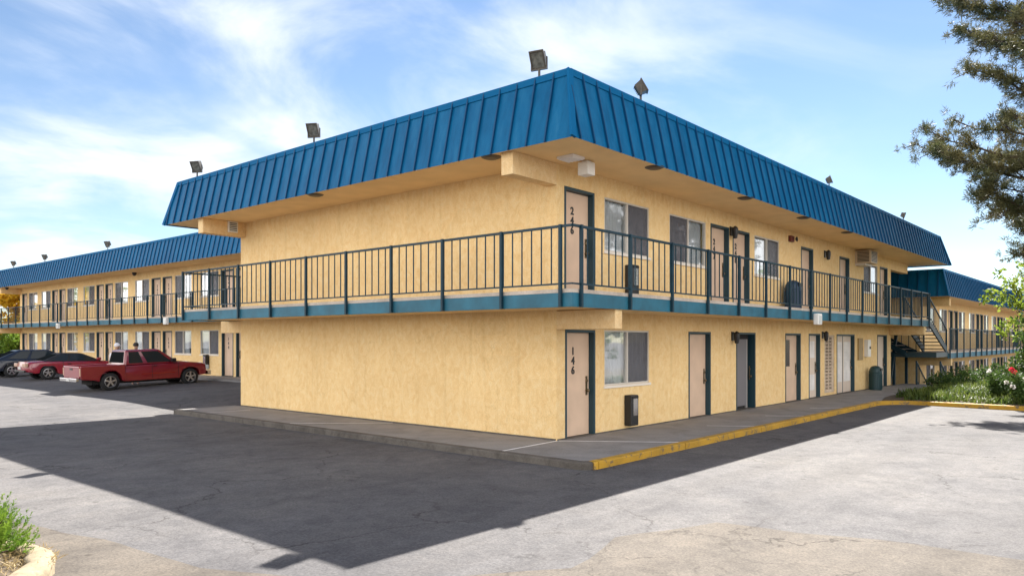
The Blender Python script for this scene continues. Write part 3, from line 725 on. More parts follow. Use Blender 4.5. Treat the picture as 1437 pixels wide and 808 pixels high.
# ================================================================== FIXTURES ON THE BUILDINGS
def flood_meshes():
    hd = MB(); P = [(-.19, -.12, -.22), (.19, -.12, -.22), (.19, -.12, .22), (-.19, -.12, .22), (-.15, .16, -.17), (.15, .16, -.17), (.15, .16, .17), (-.15, .16, .17)]
    hd.v = P; hd.f = [(0, 1, 2, 3), (4, 7, 6, 5), (0, 4, 5, 1), (1, 5, 6, 2), (2, 6, 7, 3), (3, 7, 4, 0)]
    for i in range(5): hd.box(-.13, .13, .15, .20, -.14+i*.065, -.115+i*.065)
    hd.box(-.21, .21, -.15, -.11, .20, .25); hd.box(-.21, .21, -.15, -.11, -.25, -.20); hd.box(-.21, -.17, -.15, -.11, -.2, .2); hd.box(.17, .21, -.15, -.11, -.2, .2)
    ln = MB().box(-.165, .165, -.132, -.121, -.195, .195)
    yk = MB(); yk.box(-.235, -.212, -.03, .03, -.27, .04); yk.box(.212, .235, -.03, .03, -.27, .04); yk.box(-.235, .235, -.03, .03, -.295, -.27)
    yk.tube([(0, 0, -.29), (0, 0, -.54)], .035, 8); yk.box(-.09, .09, -.09, .09, -.56, -.53)
    return hd.mesh('lamp_housing', M['housing'], bevel=.008), ln.mesh('lamp_lens', M['lens']), yk.mesh('lamp_bracket', M['housing'])
FH, FL, FY = flood_meshes()
def flood(loc, rz, tilt, label, k=.72):
    t = tag(empty('floodlight', loc, rz), label, 'floodlight', 'floodlights along the roof edges')
    t.scale = (k, k, k); h = link('lamp_housing', FH, t, (0, 0, .54)); h.rotation_euler = (tilt, 0, 0)
    g = link('lamp_lens', FL, h); link('lamp_bracket', FY, t, (0, 0, .54)); return t
D = radians
flood((-1.15, -.46, ZT+.02), D(-75), D(28), 'large bronze floodlight on the roof left of the near corner')
flood((-1.15, 6.98, ZT+.02), D(-60), D(28), 'bronze floodlight halfway along the end roof edge, tilted left')
flood((-1.15, 13.2, ZT+.02), D(-60), D(32), 'bronze floodlight near the far left hip of the nearest roof')
flood((1.44, -1.15, ZT+.02), D(35), D(-30), 'sunlit tan floodlight just right of the near roof corner', .62)
flood((13.3, -1.15, ZT+.02), D(20), D(-20), 'small floodlight halfway along the right roof edge', .5)
flood((22.6, -1.15, ZT+.02), D(10), D(20), 'small floodlight near the far right end of the front roof', .5)
for y, l in ((37.8, 'floodlight on the left wing roof nearest the front block'), (48.4, 'upright floodlight on the left wing roof, second from the front block'), (55.0, 'small floodlight at the far left end of the left wing roof')):
    flood((XW-1.15, y, ZW+ZT+.02), D(-80), D(25), l)

vm = MB(); vm.lathe([(0, -.045), (.13, -.04), (.2, -.012), (.21, 0)], 16)
VM = vm.mesh('downlight', M['housing'], smooth=False)
for (x, y), l in (((-1.3, 6.7), 'round dark downlight under the end eave below the middle floodlight'), ((-1.3, .66), 'round dark downlight under the end eave beside the short beam'),
                  ((1.65, -1.36), 'round dark downlight under the right eave above the first upper window'), ((6.25, -1.36), 'round dark downlight under the right eave above doors 247 and 248'),
                  ((10.4, -1.36), 'round dark downlight under the right eave above the red alarm box'), ((14.5, -1.36), 'round dark downlight under the right eave near the air conditioner')):
    tag(link('downlight', VM, None, (x, y, ZE-.004)), l, 'light', 'downlights under the front eaves')
vb = MB(); vb.box(-.2, .2, -.2, .2, -.05, 0)
for i in range(5): vb.bar((-.17, -.16+i*.08, -.055), (.17, -.16+i*.08, -.055), .03, .02)
tag(vb.build('soffit_vent', M['curtain'], None, (-.25, -.55, ZE-.004)), 'square grey vent grille under the eave at the near corner', 'vent')
t = tag(empty('box_lamp', (.25, -.58, ZE-.004)), 'white box lamp hanging under the eave above door 246', 'lamp')
MB().box(-.13, .13, -.13, .13, -.30, -.03).build('lamp_body', M['white'], t, bevel=.02); MB().box(-.07, .07, -.07, .07, -.03, 0).build('lamp_mount', M['white'], t)
t = tag(empty('wall_vent', (-.45, YL-.3, 5.6)), 'small white louvred vent on the beam under the far left eave', 'vent')
MB().box(-.16, .16, -.05, -.002, -.17, .17).build('vent_frame', M['white'], t, bevel=.01)
b = MB()
for i in range(5): b.bar((-.12, -.056, -.11+i*.055), (.12, -.056, -.11+i*.055), .025, .02)
b.build('vent_slats', M['frame'], t)

wl = MB(); wl.box(-.07, .07, -.03, 0, -.12, .14); wl.bar((0, -.02, .08), (0, -.13, .12), .03, .03)
WLB = wl.mesh('lamp_arm', M['black']); wg = MB(); wg.lathe([(.0, .16), (.05, .13), (.085, .08), (.085, -.02), (.06, -.2), (.0, -.22)], 10, (0, -.14, 0)); WLG = wg.mesh('lamp_shade', M['black'])
for (x, z), l in (((8.31, 5.25), 'black wall lantern between doors 247 and 248'), ((16.3, 5.27), 'black wall lantern between two upper doors left of the air conditioner'),
                  ((8.42, 2.2), 'black wall lantern beside the open ground floor doorway'), ((16.06, 2.27), 'black wall lantern beside the pierced block grille')):
    t = tag(empty('wall_lantern', (x, 0, z)), l, 'lamp', 'black wall lanterns'); link('lamp_arm', WLB, t); link('lamp_shade', WLG, t)
t = tag(empty('alarm_box', (12.9, 0, 5.5)), 'small dark red alarm horn on the upper wall right of the third window', 'alarm')
MB().box(-.16, .16, -.10, 0, -.10, .10).build('alarm_case', simple('alarm_red', (.13, .02, .015), .5), t, bevel=.02); b = MB(); b.lathe([(.0, -.05), (.05, -.08), (.09, -.12)], 10, (.18, -.05, 0), 'y'); b.build('alarm_horn', M['black'], t)
t = tag(empty('air_conditioner', (20.35, 0, 5.2)), 'beige air conditioner box jutting from the upper wall under the eave', 'air conditioner')
MB().box(-.45, .45, -.62, 0, 0, .52).build('unit_case', M['ac'], t, bevel=.02)
b = MB()
for i in range(8): b.box(-.458, -.452, -.55, -.1, .06+i*.055, .09+i*.055)
for i in range(8): b.box(-.38, .38, -.632, -.622, .06+i*.055, .09+i*.055)
b.build('unit_grille', M['black'], t); MB().box(-.4, .4, -.4, 0, -.08, -.005).build('unit_bracket', M['alu'], t)
def ash(loc, rz, l):
    t = tag(empty('wall_ashtray', loc, rz), l, 'ashtray', 'wall mounted ashtrays')
    MB().box(-.16, .16, -.20, -.0, -.36, .36).build('ashtray_case', M['black'], t, bevel=.025)
    MB().box(-.09, .10, -.213, -.202, -.12, .28).build('steel_plate', M['chrome'], t); MB().box(-.13, .13, -.214, -.202, .29, .33).build('ashtray_slot', M['dark'], t)
ash((2.75, 0, .45), 0, 'black wall ashtray under the ground floor window')
ash((2.78, 0, 3.5), 0, 'black wall ashtray under the first upper window')
ash((XW, 28.0, ZW+.7), D(-90), 'black wall ashtray on the left wing in front of the pickup nose')
t = tag(empty('meter_box', (21.35, 0, 1.75)), 'white electrical box on the wall above the domed bin', 'electrical box')
MB().box(-.2, .2, -.16, 0, -.36, .36).build('box_case', M['white'], t, bevel=.015); b = MB(); b.lathe([(0, -.03), (.05, -.03), (.06, 0)], 12, (.05, -.16, .02), 'y'); b.build('box_dial', M['black'], t)
t = tag(empty('cable_panel', (20.55, 0, 1.72)), 'flat tan cover panel on the wall left of the white box', 'panel')
MB().box(-.3, .3, -.05, 0, -.45, .45).build('panel_cover', M['tan'], t, bevel=.01); MB().box(.2, .24, -.06, -.051, -.05, .05).build('panel_latch', M['brass'], t)
def bin_(loc, mat, l):
    t = tag(empty('litter_bin', loc), l, 'bin', 'domed litter bins')
    b = MB(); b.lathe([(.24, 0), (.25, .02), (.25, .70), (.26, .72), (.26, .76), (.25, .78), (.235, .86), (.19, .95), (.11, 1.0), (0, 1.02)], 20); b.f.append(tuple(range(20)))
    for i in range(20):
        a = 2*pi*i/20; b.bar((.256*cos(a), .256*sin(a), .05), (.256*cos(a), .256*sin(a), .68), .03, .012, (cos(a), sin(a), 0))
    b.build('bin_body', M[mat], t); f = MB(); f.box(-.12, .12, -.255, -.225, .80, .92); f.build('bin_flap', M['black'], t)
bin_((12.2, -.36, H1+.0), 'navy', 'navy domed litter bin on the balcony behind the railing')
bin_((21.55, -.34, 0.0), 'green', 'dark green domed litter bin on the pavement under the white box')
def fl_lamp(loc, rz, l):
    t = tag(empty('fascia_lamp', loc, rz), l, 'lamp', 'white lamps on the balcony edges')
    MB().box(-.17, .17, -.16, 0, -.17, .17).build('lamp_body', M['white'], t, bevel=.03); MB().box(-.13, .13, -.17, -.161, -.13, .10).build('lamp_lens', M['head'], t)
fl_lamp((10.95, -DY-.005, 2.73), 0, 'white box lamp on the balcony edge of the front block')
fl_lamp((XW-DY-.005, 29.3, ZW+2.78), D(-90), 'white box lamp on the left wing balcony above the pickup')
fl_lamp((XW-DY-.005, 44.6, ZW+2.72), D(-90), 'white box lamp on the left wing balcony above the parked coupe')
for y, l in ((36.3, 'dark camera under the left wing eave, nearer the front block'), (56.4, 'dark camera under the far left end of the left wing eave')):
    t = tag(empty('dome_camera', (XW-.25 if y < 50 else XW-1.2, y, ZW+ZE-.004)), l, 'camera'); b = MB(); b.lathe([(0, -.2), (.08, -.17), (.12, -.08), (.13, 0)], 12); b.build('camera_dome', M['black'], t)

# ================================================================== CARS (local: nose +x, ground at z 0)
def arch(cx, r, z0, n=9, up=1.0):
    return [(cx-r*cos(pi*i/n), z0+r*sin(pi*i/n)*up) for i in range(n+1)]
def wheel_meshes(R, W, k):
    ty = MB(); ty.lathe([(R*.64, -W/2), (R*.93, -W/2), (R, -W*.32), (R, W*.32), (R*.93, W/2), (R*.64, W/2), (R*.62, 0), (R*.64, -W/2)], 24, axis='y')
    rm = MB(); rm.lathe([(R*.66, -W/2+.005), (R*.60, -W/2+.0), (R*.56, -W/2+.04), (R*.56, W/2)], 24, axis='y')
    rm.lathe([(0, -W/2+.0), (R*.14, -W/2+.0), (R*.16, -W/2+.04)], 16, axis='y')
    for i in range(k):
        a = 2*pi*i/k+.3; rm.bar((R*.1*cos(a), -W/2+.025, R*.1*sin(a)), (R*.6*cos(a), -W/2+.025, R*.6*sin(a)), R*.17, .03, (0, 1, 0))
    dk = MB(); dk.lathe([(0, -W/2+.09), (R*.58, -W/2+.09)], 20, axis='y')
    return ty.mesh('tyre', M['tyre'], smooth=True), rm.mesh('rim', M['rim']), dk.mesh('brake_disc', M['dark'])
def wheels(root, xs, hw, R, W=.24, k=5):
    ty, rm, dk = wheel_meshes(R, W, k)
    for x in xs:
        for s in (-1, 1):
            w = link('wheel', ty, root, (x, s*(hw-W/2-.02), R), 0 if s < 0 else pi)
            link('rim', rm, w); link('brake_disc', dk, w)
def body_loft(name, mat, root, outline, hw, shoulder_z, hw_top, bevel=.05):
    """side outline swept across the car in layers that crown the top, round the ends in plan and tumble in above the shoulder"""
    zt = max(z for _, z in outline); xm = max(abs(p[0]) for p in outline)
    dense = []
    for k in range(len(outline)):
        p, q = outline[k], outline[(k+1) % len(outline)]; L_ = sqrt((p[0]-q[0])**2+(p[1]-q[1])**2); n = max(1, int(L_/.22))
        dense += [(p[0]+(q[0]-p[0])*j/n, p[1]+(q[1]-p[1])*j/n) for j in range(n)]
    F = (-1, -.985, -.95, -.86, -.6, -.3, 0, .3, .6, .86, .95, .985, 1); v = []; fs = []
    for f in F:
        a = abs(f); ins = 0 if a < .9 else .05*((a-.9)/.1)**3
        for x, z in dense:
            up = max(0, min(1, (z-shoulder_z+.05)/(zt-shoulder_z+.05)))
            zz = z-.07*up*a**5-ins*(1 if z > .75 else 0)
            xx = x*(1-.075*a**4*max(0, (abs(x)/xm-.55)/.45)**1.5)-(ins*.6*(1 if x > 0 else -1) if abs(x) > .9*xm else 0)
            w = hw*(1+(hw_top/hw-1)*up)*(1-.06*max(0, (.62-z)/.4))*(1-.05*max(0, (abs(x)/xm-.6)/.4)**2)
            v.append((xx, f*w, zz))
    n = len(dense); m = len(F)
    for i in range(m-1):
        for k in range(n):
            k2 = (k+1) % n; fs.append((i*n+k, i*n+k2, (i+1)*n+k2, (i+1)*n+k))
    fs += [tuple(range(n)), tuple(reversed(range((m-1)*n, m*n)))]
    b = MB(); b.v = v; b.f = fs; me = b.mesh(name, mat)
    for p in me.polygons: p.use_smooth = len(p.vertices) == 4
    try: me.set_sharp_from_angle(angle=radians(42))
    except Exception: pass
    return link(name, me, root)
def cabin(root, mat, P, hb, ht, zb, zt, glass, name='cab_roof', gl='carglass'):
    """P = (x rear bottom, x rear top, x front top, x front bottom); pillars and roof in one shell with glass panes set in"""
    rb, rt, ft, fb = P
    b = MB(); v = [(rb, -hb, zb), (rb, hb, zb), (fb, hb, zb), (fb, -hb, zb), (rt, -ht, zt), (rt, ht, zt), (ft, ht, zt), (ft, -ht, zt)]
    b.v = v; b.f = [(0, 3, 2, 1), (4, 5, 6, 7), (0, 4, 7, 3), (1, 2, 6, 5), (0, 1, 5, 4), (3, 7, 6, 2)]
    me = b.mesh(name, M[mat]); bm = bmesh.new(); bm.from_mesh(me)
    bmesh.ops.bevel(bm, geom=[e for e in bm.edges if e.verts[0].co.z > zb+.1 or e.verts[1].co.z > zb+.1], offset=.10, segments=4, affect='EDGES', profile=.5)
    bm.to_mesh(me); bm.free()
    for p_ in me.polygons: p_.use_smooth = True
    try: me.set_sharp_from_angle(angle=radians(30))
    except Exception: pass
    o = link(name, me, root)
    def pt(side, u, w):           # u along length 0..1, w height 0..1
        x0 = rb+(rt-rb)*w; x1 = fb+(ft-fb)*w; y = hb+(ht-hb)*w
        return Vector((x0+(x1-x0)*u, side*(y+.006), zb+(zt-zb)*w))
    def pane(pts, nm='side_window', gm='carbody_glass'):
        m = MB(); c = sum(pts, Vector())/len(pts)
        nn = (pts[1]-pts[0]).cross(pts[2]-pts[0]).normalized()
        if nn.dot(c-Vector(((rb+fb)/2, 0, zb+.1))) < 0: nn = -nn
        k = len(pts); m.v = [tuple(p+nn*.004) for p in pts]+[tuple(p-nn*.012) for p in pts]
        m.f = [tuple(range(k)), tuple(reversed(range(k, 2*k)))]+[(i, (i+1) % k, k+(i+1) % k, k+i) for i in range(k)]
        m.build(nm, M[gm], root)
    for side in (-1, 1):
        for (u0, u1) in glass: pane([pt(side, u0, .08), pt(side, u1, .08), pt(side, u1, .86), pt(side, u0, .86)])
    def fr(w, y): return Vector((fb+(ft-fb)*w, y*(hb+(ht-hb)*w), zb+(zt-zb)*w))
    def rr(w, y): return Vector((rb+(rt-rb)*w, y*(hb+(ht-hb)*w), zb+(zt-zb)*w))
    pane([fr(.08, -.88), fr(.08, .88), fr(.9, .86), fr(.9, -.86)], 'windscreen'); pane([rr(.12, -.86), rr(.12, .86), rr(.86, .84), rr(.86, -.84)], 'rear_window', 'rear_glass')
    return o
m_, nt_, b_ = newmat('dark_car_window'); b_.inputs['Base Color'].default_value = (.02, .026, .028, 1); b_.inputs['Roughness'].default_value = .03; b_.inputs['Specular IOR Level'].default_value = .45
M['carbody_glass'] = m_; M['rear_glass'] = simple('tinted_rear_glass', (.012, .015, .016), .3, spec=.0)

def pickup(loc, rz, pitch):
    t = tag(empty('pickup_truck', loc, rz), 'dark red extended cab pickup truck parked nose in, nearest the front block', 'pickup'); t.rotation_euler = (0, pitch, rz)
    hw = .92; R = .37; xr, xf = -1.695, 1.695
    zb = .42
    out = [(-2.82, .55), (-2.84, .80), (-1.10, .80), (-1.08, 1.06), (1.15, 1.08), (1.3, 1.10), (2.35, .98), (2.52, .88), (2.55, .62), (2.5, .45)] + list(reversed(arch(xf, .47, zb))) + [(1.2, .36), (-1.15, .36)] + list(reversed(arch(xr, .47, zb))) + [(-2.3, .48)]
    body = body_loft('body', M['red'], t, out, hw, .85, hw-.05, .035)
    # bed sides and tailgate
    b = MB()
    side = [(-2.84, .52), (-2.84, 1.06), (-1.11, 1.06), (-1.11, .38)] + list(reversed(arch(xr, .45, zb-.02))) + [(-2.3, .46)]
    for s in (-1, 1): b.ext(side, s*(hw-.01)-.035, s*(hw-.01)+.035)
    b.box(-1.18, -1.11, -hw+.07, hw-.07, .8, 1.06); b.build('bed_side', M['red'], t, bevel=.02)
    tg = MB().box(-2.87, -2.80, -hw+.08, hw-.08, .58, 1.05).build('tailgate', M['red2'], t, bevel=.02)
    MB().box(-2.885, -2.872, -.14, .14, .9, .97).build('tailgate_handle', M['black'], tg)
    for s in (-1, 1): MB().box(-2.875, -2.82, s*(hw-.0)-.075*(s > 0), s*(hw-.0)+.075*(s < 0), .66, .98).build('tail_light', M['tail_pale'], t, bevel=.01)
    b = MB(); b.box(-3.02, -2.9, -hw+.03, hw-.03, .44, .58); b.box(-2.9, -2.8, -.5, .5, .46, .52); b.build('rear_bumper', M['chrome'], t, bevel=.02)
    MB().box(-3.03, -3.021, -.16, .16, .46, .57).build('number_plate', M['plate'], t)
    b = MB(); b.box(2.5, 2.68, -hw+.04, hw-.04, .42, .60); b.build('front_bumper', M['chrome'], t, bevel=.03); MB().box(2.5, 2.585, -.5, .5, .64, .84).build('grille', M['black'], t, bevel=.02)
    for s in (-1, 1): MB().box(2.42, 2.57, s*.72-.16, s*.72+.16, .66, .86).build('headlight', M['head'], t, bevel=.02)
    cabin(t, 'red', (-1.13, -1.0, .38, 1.22), hw-.06, hw-.19, 1.04, 1.66, [(.08, .34), (.42, .88)])
    b = MB(); b.box(-.45, 1.0, -hw-.005, -hw+.02, .60, .64); b.box(-.45, 1.0, hw-.02, hw+.005, .60, .64); b.box(-2.6, -2.2, -hw-.005, -hw+.02, .60, .64); b.build('side_moulding', M['tail'], t)
    for s in (-1, 1):
        d = MB(); d.box(-.02, 1.12, s*hw-.004*(s > 0)-.002, s*hw+.004*(s < 0)+.002, .45, 1.03)
        m = MB(); m.box(.78, .98, s*(hw+.10)-.09, s*(hw+.10)+.09, 1.08, 1.24); m.build('wing_mirror', M['black'], t, bevel=.03)
        MB().box(.06, .2, s*(hw+.012)-.012, s*(hw+.012)+.012, .93, .97).build('door_handle', M['black'], t)
        MB().bar((-.0, s*(hw+.001), .42), (-.0, s*(hw+.001), 1.04), .012, .012).build('door_gap', M['black'], t)
        MB().bar((1.14, s*(hw+.001), .42), (1.14, s*(hw+.001), 1.04), .012, .012).build('door_gap', M['black'], t)
    MB().box(-2.3, 2.2, -.55, .55, .26, .42).build('chassis', M['dark'], t)
    wheels(t, (xr, xf), hw, R, .25, 5)
    return t
def sedan(loc, rz, name, label, cat, paint, top, L=(-2.45, 2.45), wb=(-1.45, 1.45), hw=.93, roof=1.42, belt=.92, P=(-1.85, -.95, .25, 1.15), tails='tail', spoiler=False):
    t = tag(empty(name, loc, rz), label, cat); R = .355; zb = .38; a, c = L
    out = [(a, .42), (a-.03, .62), (a+.04, belt-.02), (a+.5, belt+.03), (P[0], belt+.04), (P[3], belt+.0), (P[3]+.5, belt-.05), (c-.25, belt-.2), (c, .62), (c-.02, .38), (c-.3, .3)] + list(reversed(arch(wb[1], .44, zb-.02))) + [(.9, .28), (-.9, .28)] + list(reversed(arch(wb[0], .44, zb-.02))) + [(a+.3, .34)]
    body_loft('body', M[paint], t, out, hw, .72, hw-.06, .05)
    cabin(t, top, P, hw-.12, hw-.33, belt-.02, roof, [(.14, .40), (.45, .86)])
    for s in (-1, 1):
        MB().box(a-.045, a+.10, s*.62-.24, s*.62+.24, belt-.28, belt-.1).build('tail_light', M[tails], t, bevel=.03)
        MB().box(c-.22, c-.03, s*.66-.2, s*.66+.2, .62, .74).build('headlight', M['head'], t, bevel=.03)
        m = MB(); m.box(P[3]-.35, P[3]-.15, s*(hw+.04)-.09, s*(hw+.04)+.09, belt+.02, belt+.16); m.build('wing_mirror', M[paint], t, bevel=.03)
        MB().bar((-.75, s*(hw+.0), .34), (-.75, s*(hw-.02), belt), .012, .012).build('door_gap', M['black'], t)
        MB().box(-.55, -.38, s*(hw-.01)-.015, s*(hw-.01)+.015, belt-.16, belt-.12).build('door_handle', M['black'], t)
    MB().box(a-.06, a+.02, -.78, .78, .40, .50).build('rear_bumper_trim', M['black'], t, bevel=.02); MB().box(a-.052, a-.03, -.2, .2, .55, .67).build('number_plate', M['plate'], t)
    if spoiler: MB().box(a+.02, a+.22, -.75, .75, belt+.06, belt+.10).build('spoiler', M[paint], t, bevel=.015)
    wheels(t, wb, hw, R, .23, 5)
    return t
pickup((1.96, 24.32, .045), 0, -radians(1.6))
sedan((2.7, 34.75, .05), 0, 'parked_coupe', 'crimson coupe with a black soft top parked between pickup and navy car', 'car', 'red2', 'softtop', roof=1.36, belt=.95, P=(-1.75, -.75, .2, 1.2), tails='tail_pale', spoiler=False)
sedan((2.35, 39.3, .05), 0, 'parked_car', 'navy hatchback parked leftmost, partly outside the picture', 'car', 'blue', 'blue', roof=1.5, belt=.98, P=(-2.2, -1.0, .45, 1.5))

# ================================================================== PEOPLE beyond the pickup
def skin_mesh(name, verts, edges, rads, mat):
    me = bpy.data.meshes.new(name); me.from_pydata(verts, edges, []); o = bpy.data.objects.new(name, me); col.objects.link(o)
    o.modifiers.new('skin', 'SKIN'); sub = o.modifiers.new('sub', 'SUBSURF'); sub.levels = 2; sub.render_levels = 2
    for i, r in enumerate(rads):
        r = r if isinstance(r, tuple) else (r, r); me.skin_vertices[0].data[i].radius = r
    me.skin_vertices[0].data[0].use_root = True
    bpy.context.view_layer.update()
    m2 = bpy.data.meshes.new_from_object(o.evaluated_get(bpy.context.evaluated_depsgraph_get())); bpy.data.objects.remove(o)
    m2.materials.clear(); m2.materials.append(mat)
    for p in m2.polygons: p.use_smooth = True
    return m2
def person(loc, rz, label, lean, shirt, hairmat, cap):
    t = tag(empty('person', loc, rz), label, 'person')
    H = 1.9; lx = lean
    J = [(0, 0, .98), (.03+lx*.3, 0, 1.2), (.03+lx*.8, 0, 1.42), (.03+lx, 0, 1.52), (.05+lx*1.2, 0, 1.62), (.07+lx*1.35, 0, 1.74), (.06+lx*1.4, 0, 1.84)]
    E = [(i, i+1) for i in range(6)]; Rr = [(.15, .12), (.14, .11), (.16, .11), .06, .055, .095, .07]
    def limb(pts, rs, root):
        k = len(J); J.extend(pts); Rr.extend(rs); E.append((root, k)); E.extend((k+i, k+i+1) for i in range(len(pts)-1))
    for s in (-1, 1):
        limb([(.0, s*.1, .88), (.03, s*.11, .5), (.0, s*.11, .1), (.14, s*.12, .04)], [.1, .075, .05, .045], 0)
        limb([(.02+lx*.85, s*.21, 1.43), (.06+lx, s*.27, 1.14), (.26+lx, s*.2, .98), (.36+lx, s*.18, .96)], [.06, .048, .036, .038], 2)
        b0 = len(J)-1
        for q, (dy, ln) in enumerate(((-.03, .07), (-.01, .085), (.01, .08), (.03, .065))):
            limb([(.40+lx, s*.18+dy, .955), (.40+lx+ln, s*.18+dy, .93)], [.011, .009], b0)
        limb([(.38+lx, s*.13, .97), (.43+lx, s*.12, .95)], [.012, .01], b0)
    link('body', skin_mesh('body', J, E, Rr, M['skin']), t)
    hx = .07+lx*1.38
    sv = [J[0], J[1], J[2], (J[2][0], -.21, 1.43), (J[2][0]+.04, -.265, 1.2), (J[2][0], .21, 1.43), (J[2][0]+.04, .265, 1.2)]
    link('shirt', skin_mesh('shirt', sv, [(0, 1), (1, 2), (2, 3), (3, 4), (2, 5), (5, 6)], [(.17, .14), (.16, .13), (.18, .13), .085, .075, .085, .075], M[shirt]), t)
    tv = [(0, 0, .96), (0, -.1, .86), (.03, -.11, .5), (0, -.11, .12), (0, .1, .86), (.03, .11, .5), (0, .11, .12)]
    link('trousers', skin_mesh('trousers', tv, [(0, 1), (1, 2), (2, 3), (0, 4), (4, 5), (5, 6)], [(.16, .13), .115, .09, .075, .115, .09, .075], M['trousers']), t)
    b = MB(); b.lathe([(0, .135), (.07, .12), (.115, .06), (.12, 0), (.1, -.04)], 14, (hx-.02, 0, 1.80)); b.build('cap' if cap else 'hair', M[hairmat], t, smooth=True)
    if cap: MB().box(hx+.06, hx+.2, -.08, .08, 1.80, 1.815).build('cap_peak', M[hairmat], t, bevel=.01)
    f = MB()
    for s in (-1, 1): f.lathe([(0, .012), (.014, 0), (0, -.012)], 8, (hx+.095, s*.035, 1.775))
    f.build('eyes', M['black'], t); f = MB(); f.lathe([(0, .03), (.012, .01), (.018, -.02), (0, -.03)], 8, (hx+.105, 0, 1.745)); f.box(hx+.08, hx+.1, -.025, .025, 1.698, 1.706); f.build('nose_and_mouth', M['skin'], t)
    return t
person((2.2, 25.75, .05), D(-95), 'person with dark hair and pale shirt standing behind the pickup cab', .04, 'shirt', 'hair', False)
person((1.25, 25.9, .04), D(-60), 'person in white cap and white top leaning over behind the pickup bed', .16, 'cap_white', 'cap_white', True)

# ================================================================== VEGETATION
def quad_leaf(b, c, d, u, ln, w):
    c = Vector(c); d = d.normalized()*ln; u = u.normalized()*w*.5
    b.quad(c-u*.4, c+d*.5-u, c+d, c+d*.5+u)
def rvec(): 
    while True:
        v = Vector((random.uniform(-1, 1), random.uniform(-1, 1), random.uniform(-1, 1)))
        if .05 < v.length < 1: return v.normalized()
def clump_leaf(b, c, r, n, ln, w, bias=.2, flat=1.0):
    for _ in range(n):
        o = rvec()*r*random.random()**.5; o.z *= flat
        d = (rvec()+Vector((0, 0, bias))+o*.6/max(r, .01)).normalized(); u = d.cross(rvec())
        if u.length < .05: continue
        quad_leaf(b, Vector(c)+o, d, u, ln*random.uniform(.7, 1.2), w*random.uniform(.7, 1.2))
def broad_tree(loc, name, label, group, h, rad, mat, clumps=160, per=46, z0=.35, leafsize=.16, trunk_r=.14, cat='tree', seed=1, squash=1.0):
    random.seed(seed); t = tag(empty(name, loc), label, cat, group)
    tr = MB(); top = Vector((.1, .1, h*.7)); tr.tube([(0, 0, -.3), (.03, .02, h*.25), (.05, .06, h*.45), top], [trunk_r*1.3, trunk_r, trunk_r*.8, trunk_r*.35], 9)
    cr = MB()
    lobes = [(Vector((random.uniform(-.55, .55)*rad, random.uniform(-.55, .55)*rad, h*(z0+random.uniform(.12, .88)*(1-z0)))), rad*random.uniform(.32, .55)) for _ in range(13)]
    for c, r in lobes:
        tr.tube([(.04, .05, h*.4*random.uniform(.8, 1.3)), tuple(c*.6+Vector((0, 0, h*.2))), tuple(c)], [trunk_r*.4, trunk_r*.25, .015], 6)
        for _ in range(clumps//13):
            p = c+rvec()*r*random.uniform(.35, 1.05); p.z = c.z+(p.z-c.z)*.8*squash
            clump_leaf(cr, p, random.uniform(.16, .34)*max(1, rad/2.2), per, leafsize, leafsize*.6)
    tr.build('trunk', M['bark'], t); cr.build('crown', M[mat], t, fix=False)
    return t
# the big pine at the right
def pine(loc, h, seed, label, rad=5.0, low=3.2):
    random.seed(seed); t = tag(empty('pine_tree', loc), label, 'tree')
    tr = MB(); tp = [(.25*sin(i*.9), .2*cos(i*1.3), -.3+i*h/8) for i in range(9)]
    tr.tube(tp, [.34-.034*i for i in range(9)], 10); cr = MB()
    def tuft(c, d, s=1.0):
        for _ in range(30):
            a = (d*.75+rvec()).normalized(); u = a.cross(rvec())
            if u.length < .05: continue
            quad_leaf(cr, c+rvec()*.08*s, a, u, random.uniform(.13, .24)*s, .023)
    z = low; ang = 0
    while z < h-.6:
        ang += 2.4+random.uniform(-.6, .6); f = (z-low)/(h-low)
        L = rad*(.42+.58*sin(pi*min(1, f*1.9+.05)) if f < .5 else 1.0-1.25*(f-.5)**1.2)*random.uniform(.74, 1.04)
        dirv = Vector((cos(ang), sin(ang), 0)); rise = random.uniform(.05, .38)+.25*f
        pts = [Vector((.1, .1, z))]
        for k in range(1, 7):
            q = k/6; pts.append(Vector((.1, .1, z))+dirv*L*q+Vector((random.uniform(-.16, .16), random.uniform(-.16, .16), rise*L*q-.10*L*sin(pi*q)+random.uniform(-.08, .08))))
        tr.tube(pts, [.08*(1-.85*k/6)*(.6+.4*L/rad) for k in range(7)], 6)
        nb = int(7+L*5.6)
        for q in range(nb):
            q_ = random.uniform(.2, 1.0)**.8; k = min(5, int(q_*6)); c = pts[k].lerp(pts[k+1], q_*6-k)
            side = dirv.cross(Vector((0, 0, 1)))*random.choice((-1, 1))
            bd = (dirv*random.uniform(.2, 1)+side*random.uniform(.2, 1.1)+Vector((0, 0, random.uniform(-.5, .9)))).normalized(); bl = random.uniform(.3, 1.15)*(.6+.5*(1-q_))
            e = c+bd*bl; tr.tube([c, c.lerp(e, .5)+rvec()*.06, e], [.022, .015, .008], 4, cap=False)
            for w in range(random.randint(3, 5)):
                p = c.lerp(e, max(.2, 1-.24*w*random.uniform(.7, 1.2)))+rvec()*.17; tuft(p, (bd+rvec()*.7+Vector((0, 0, .4))).normalized(), random.uniform(.75, 1.3))
        z += random.uniform(.09, .16)
    tr.build('trunk', M['bark'], t, fix=False); cr.build('crown', M['pine'], t, fix=False)
    return t
pine((19.8, -8.35, .1), 18.5, 11, 'tall dark pine with tufted branches at the right edge of the lot', 6.0, 4.9)
broad_tree((25.0, -5.6, .1), 'young_tree', 'young lime green tree in front of the lower wing roof', None, 5.6, 1.9, 'lime', 90, 40, .35, .17, .09, seed=5)
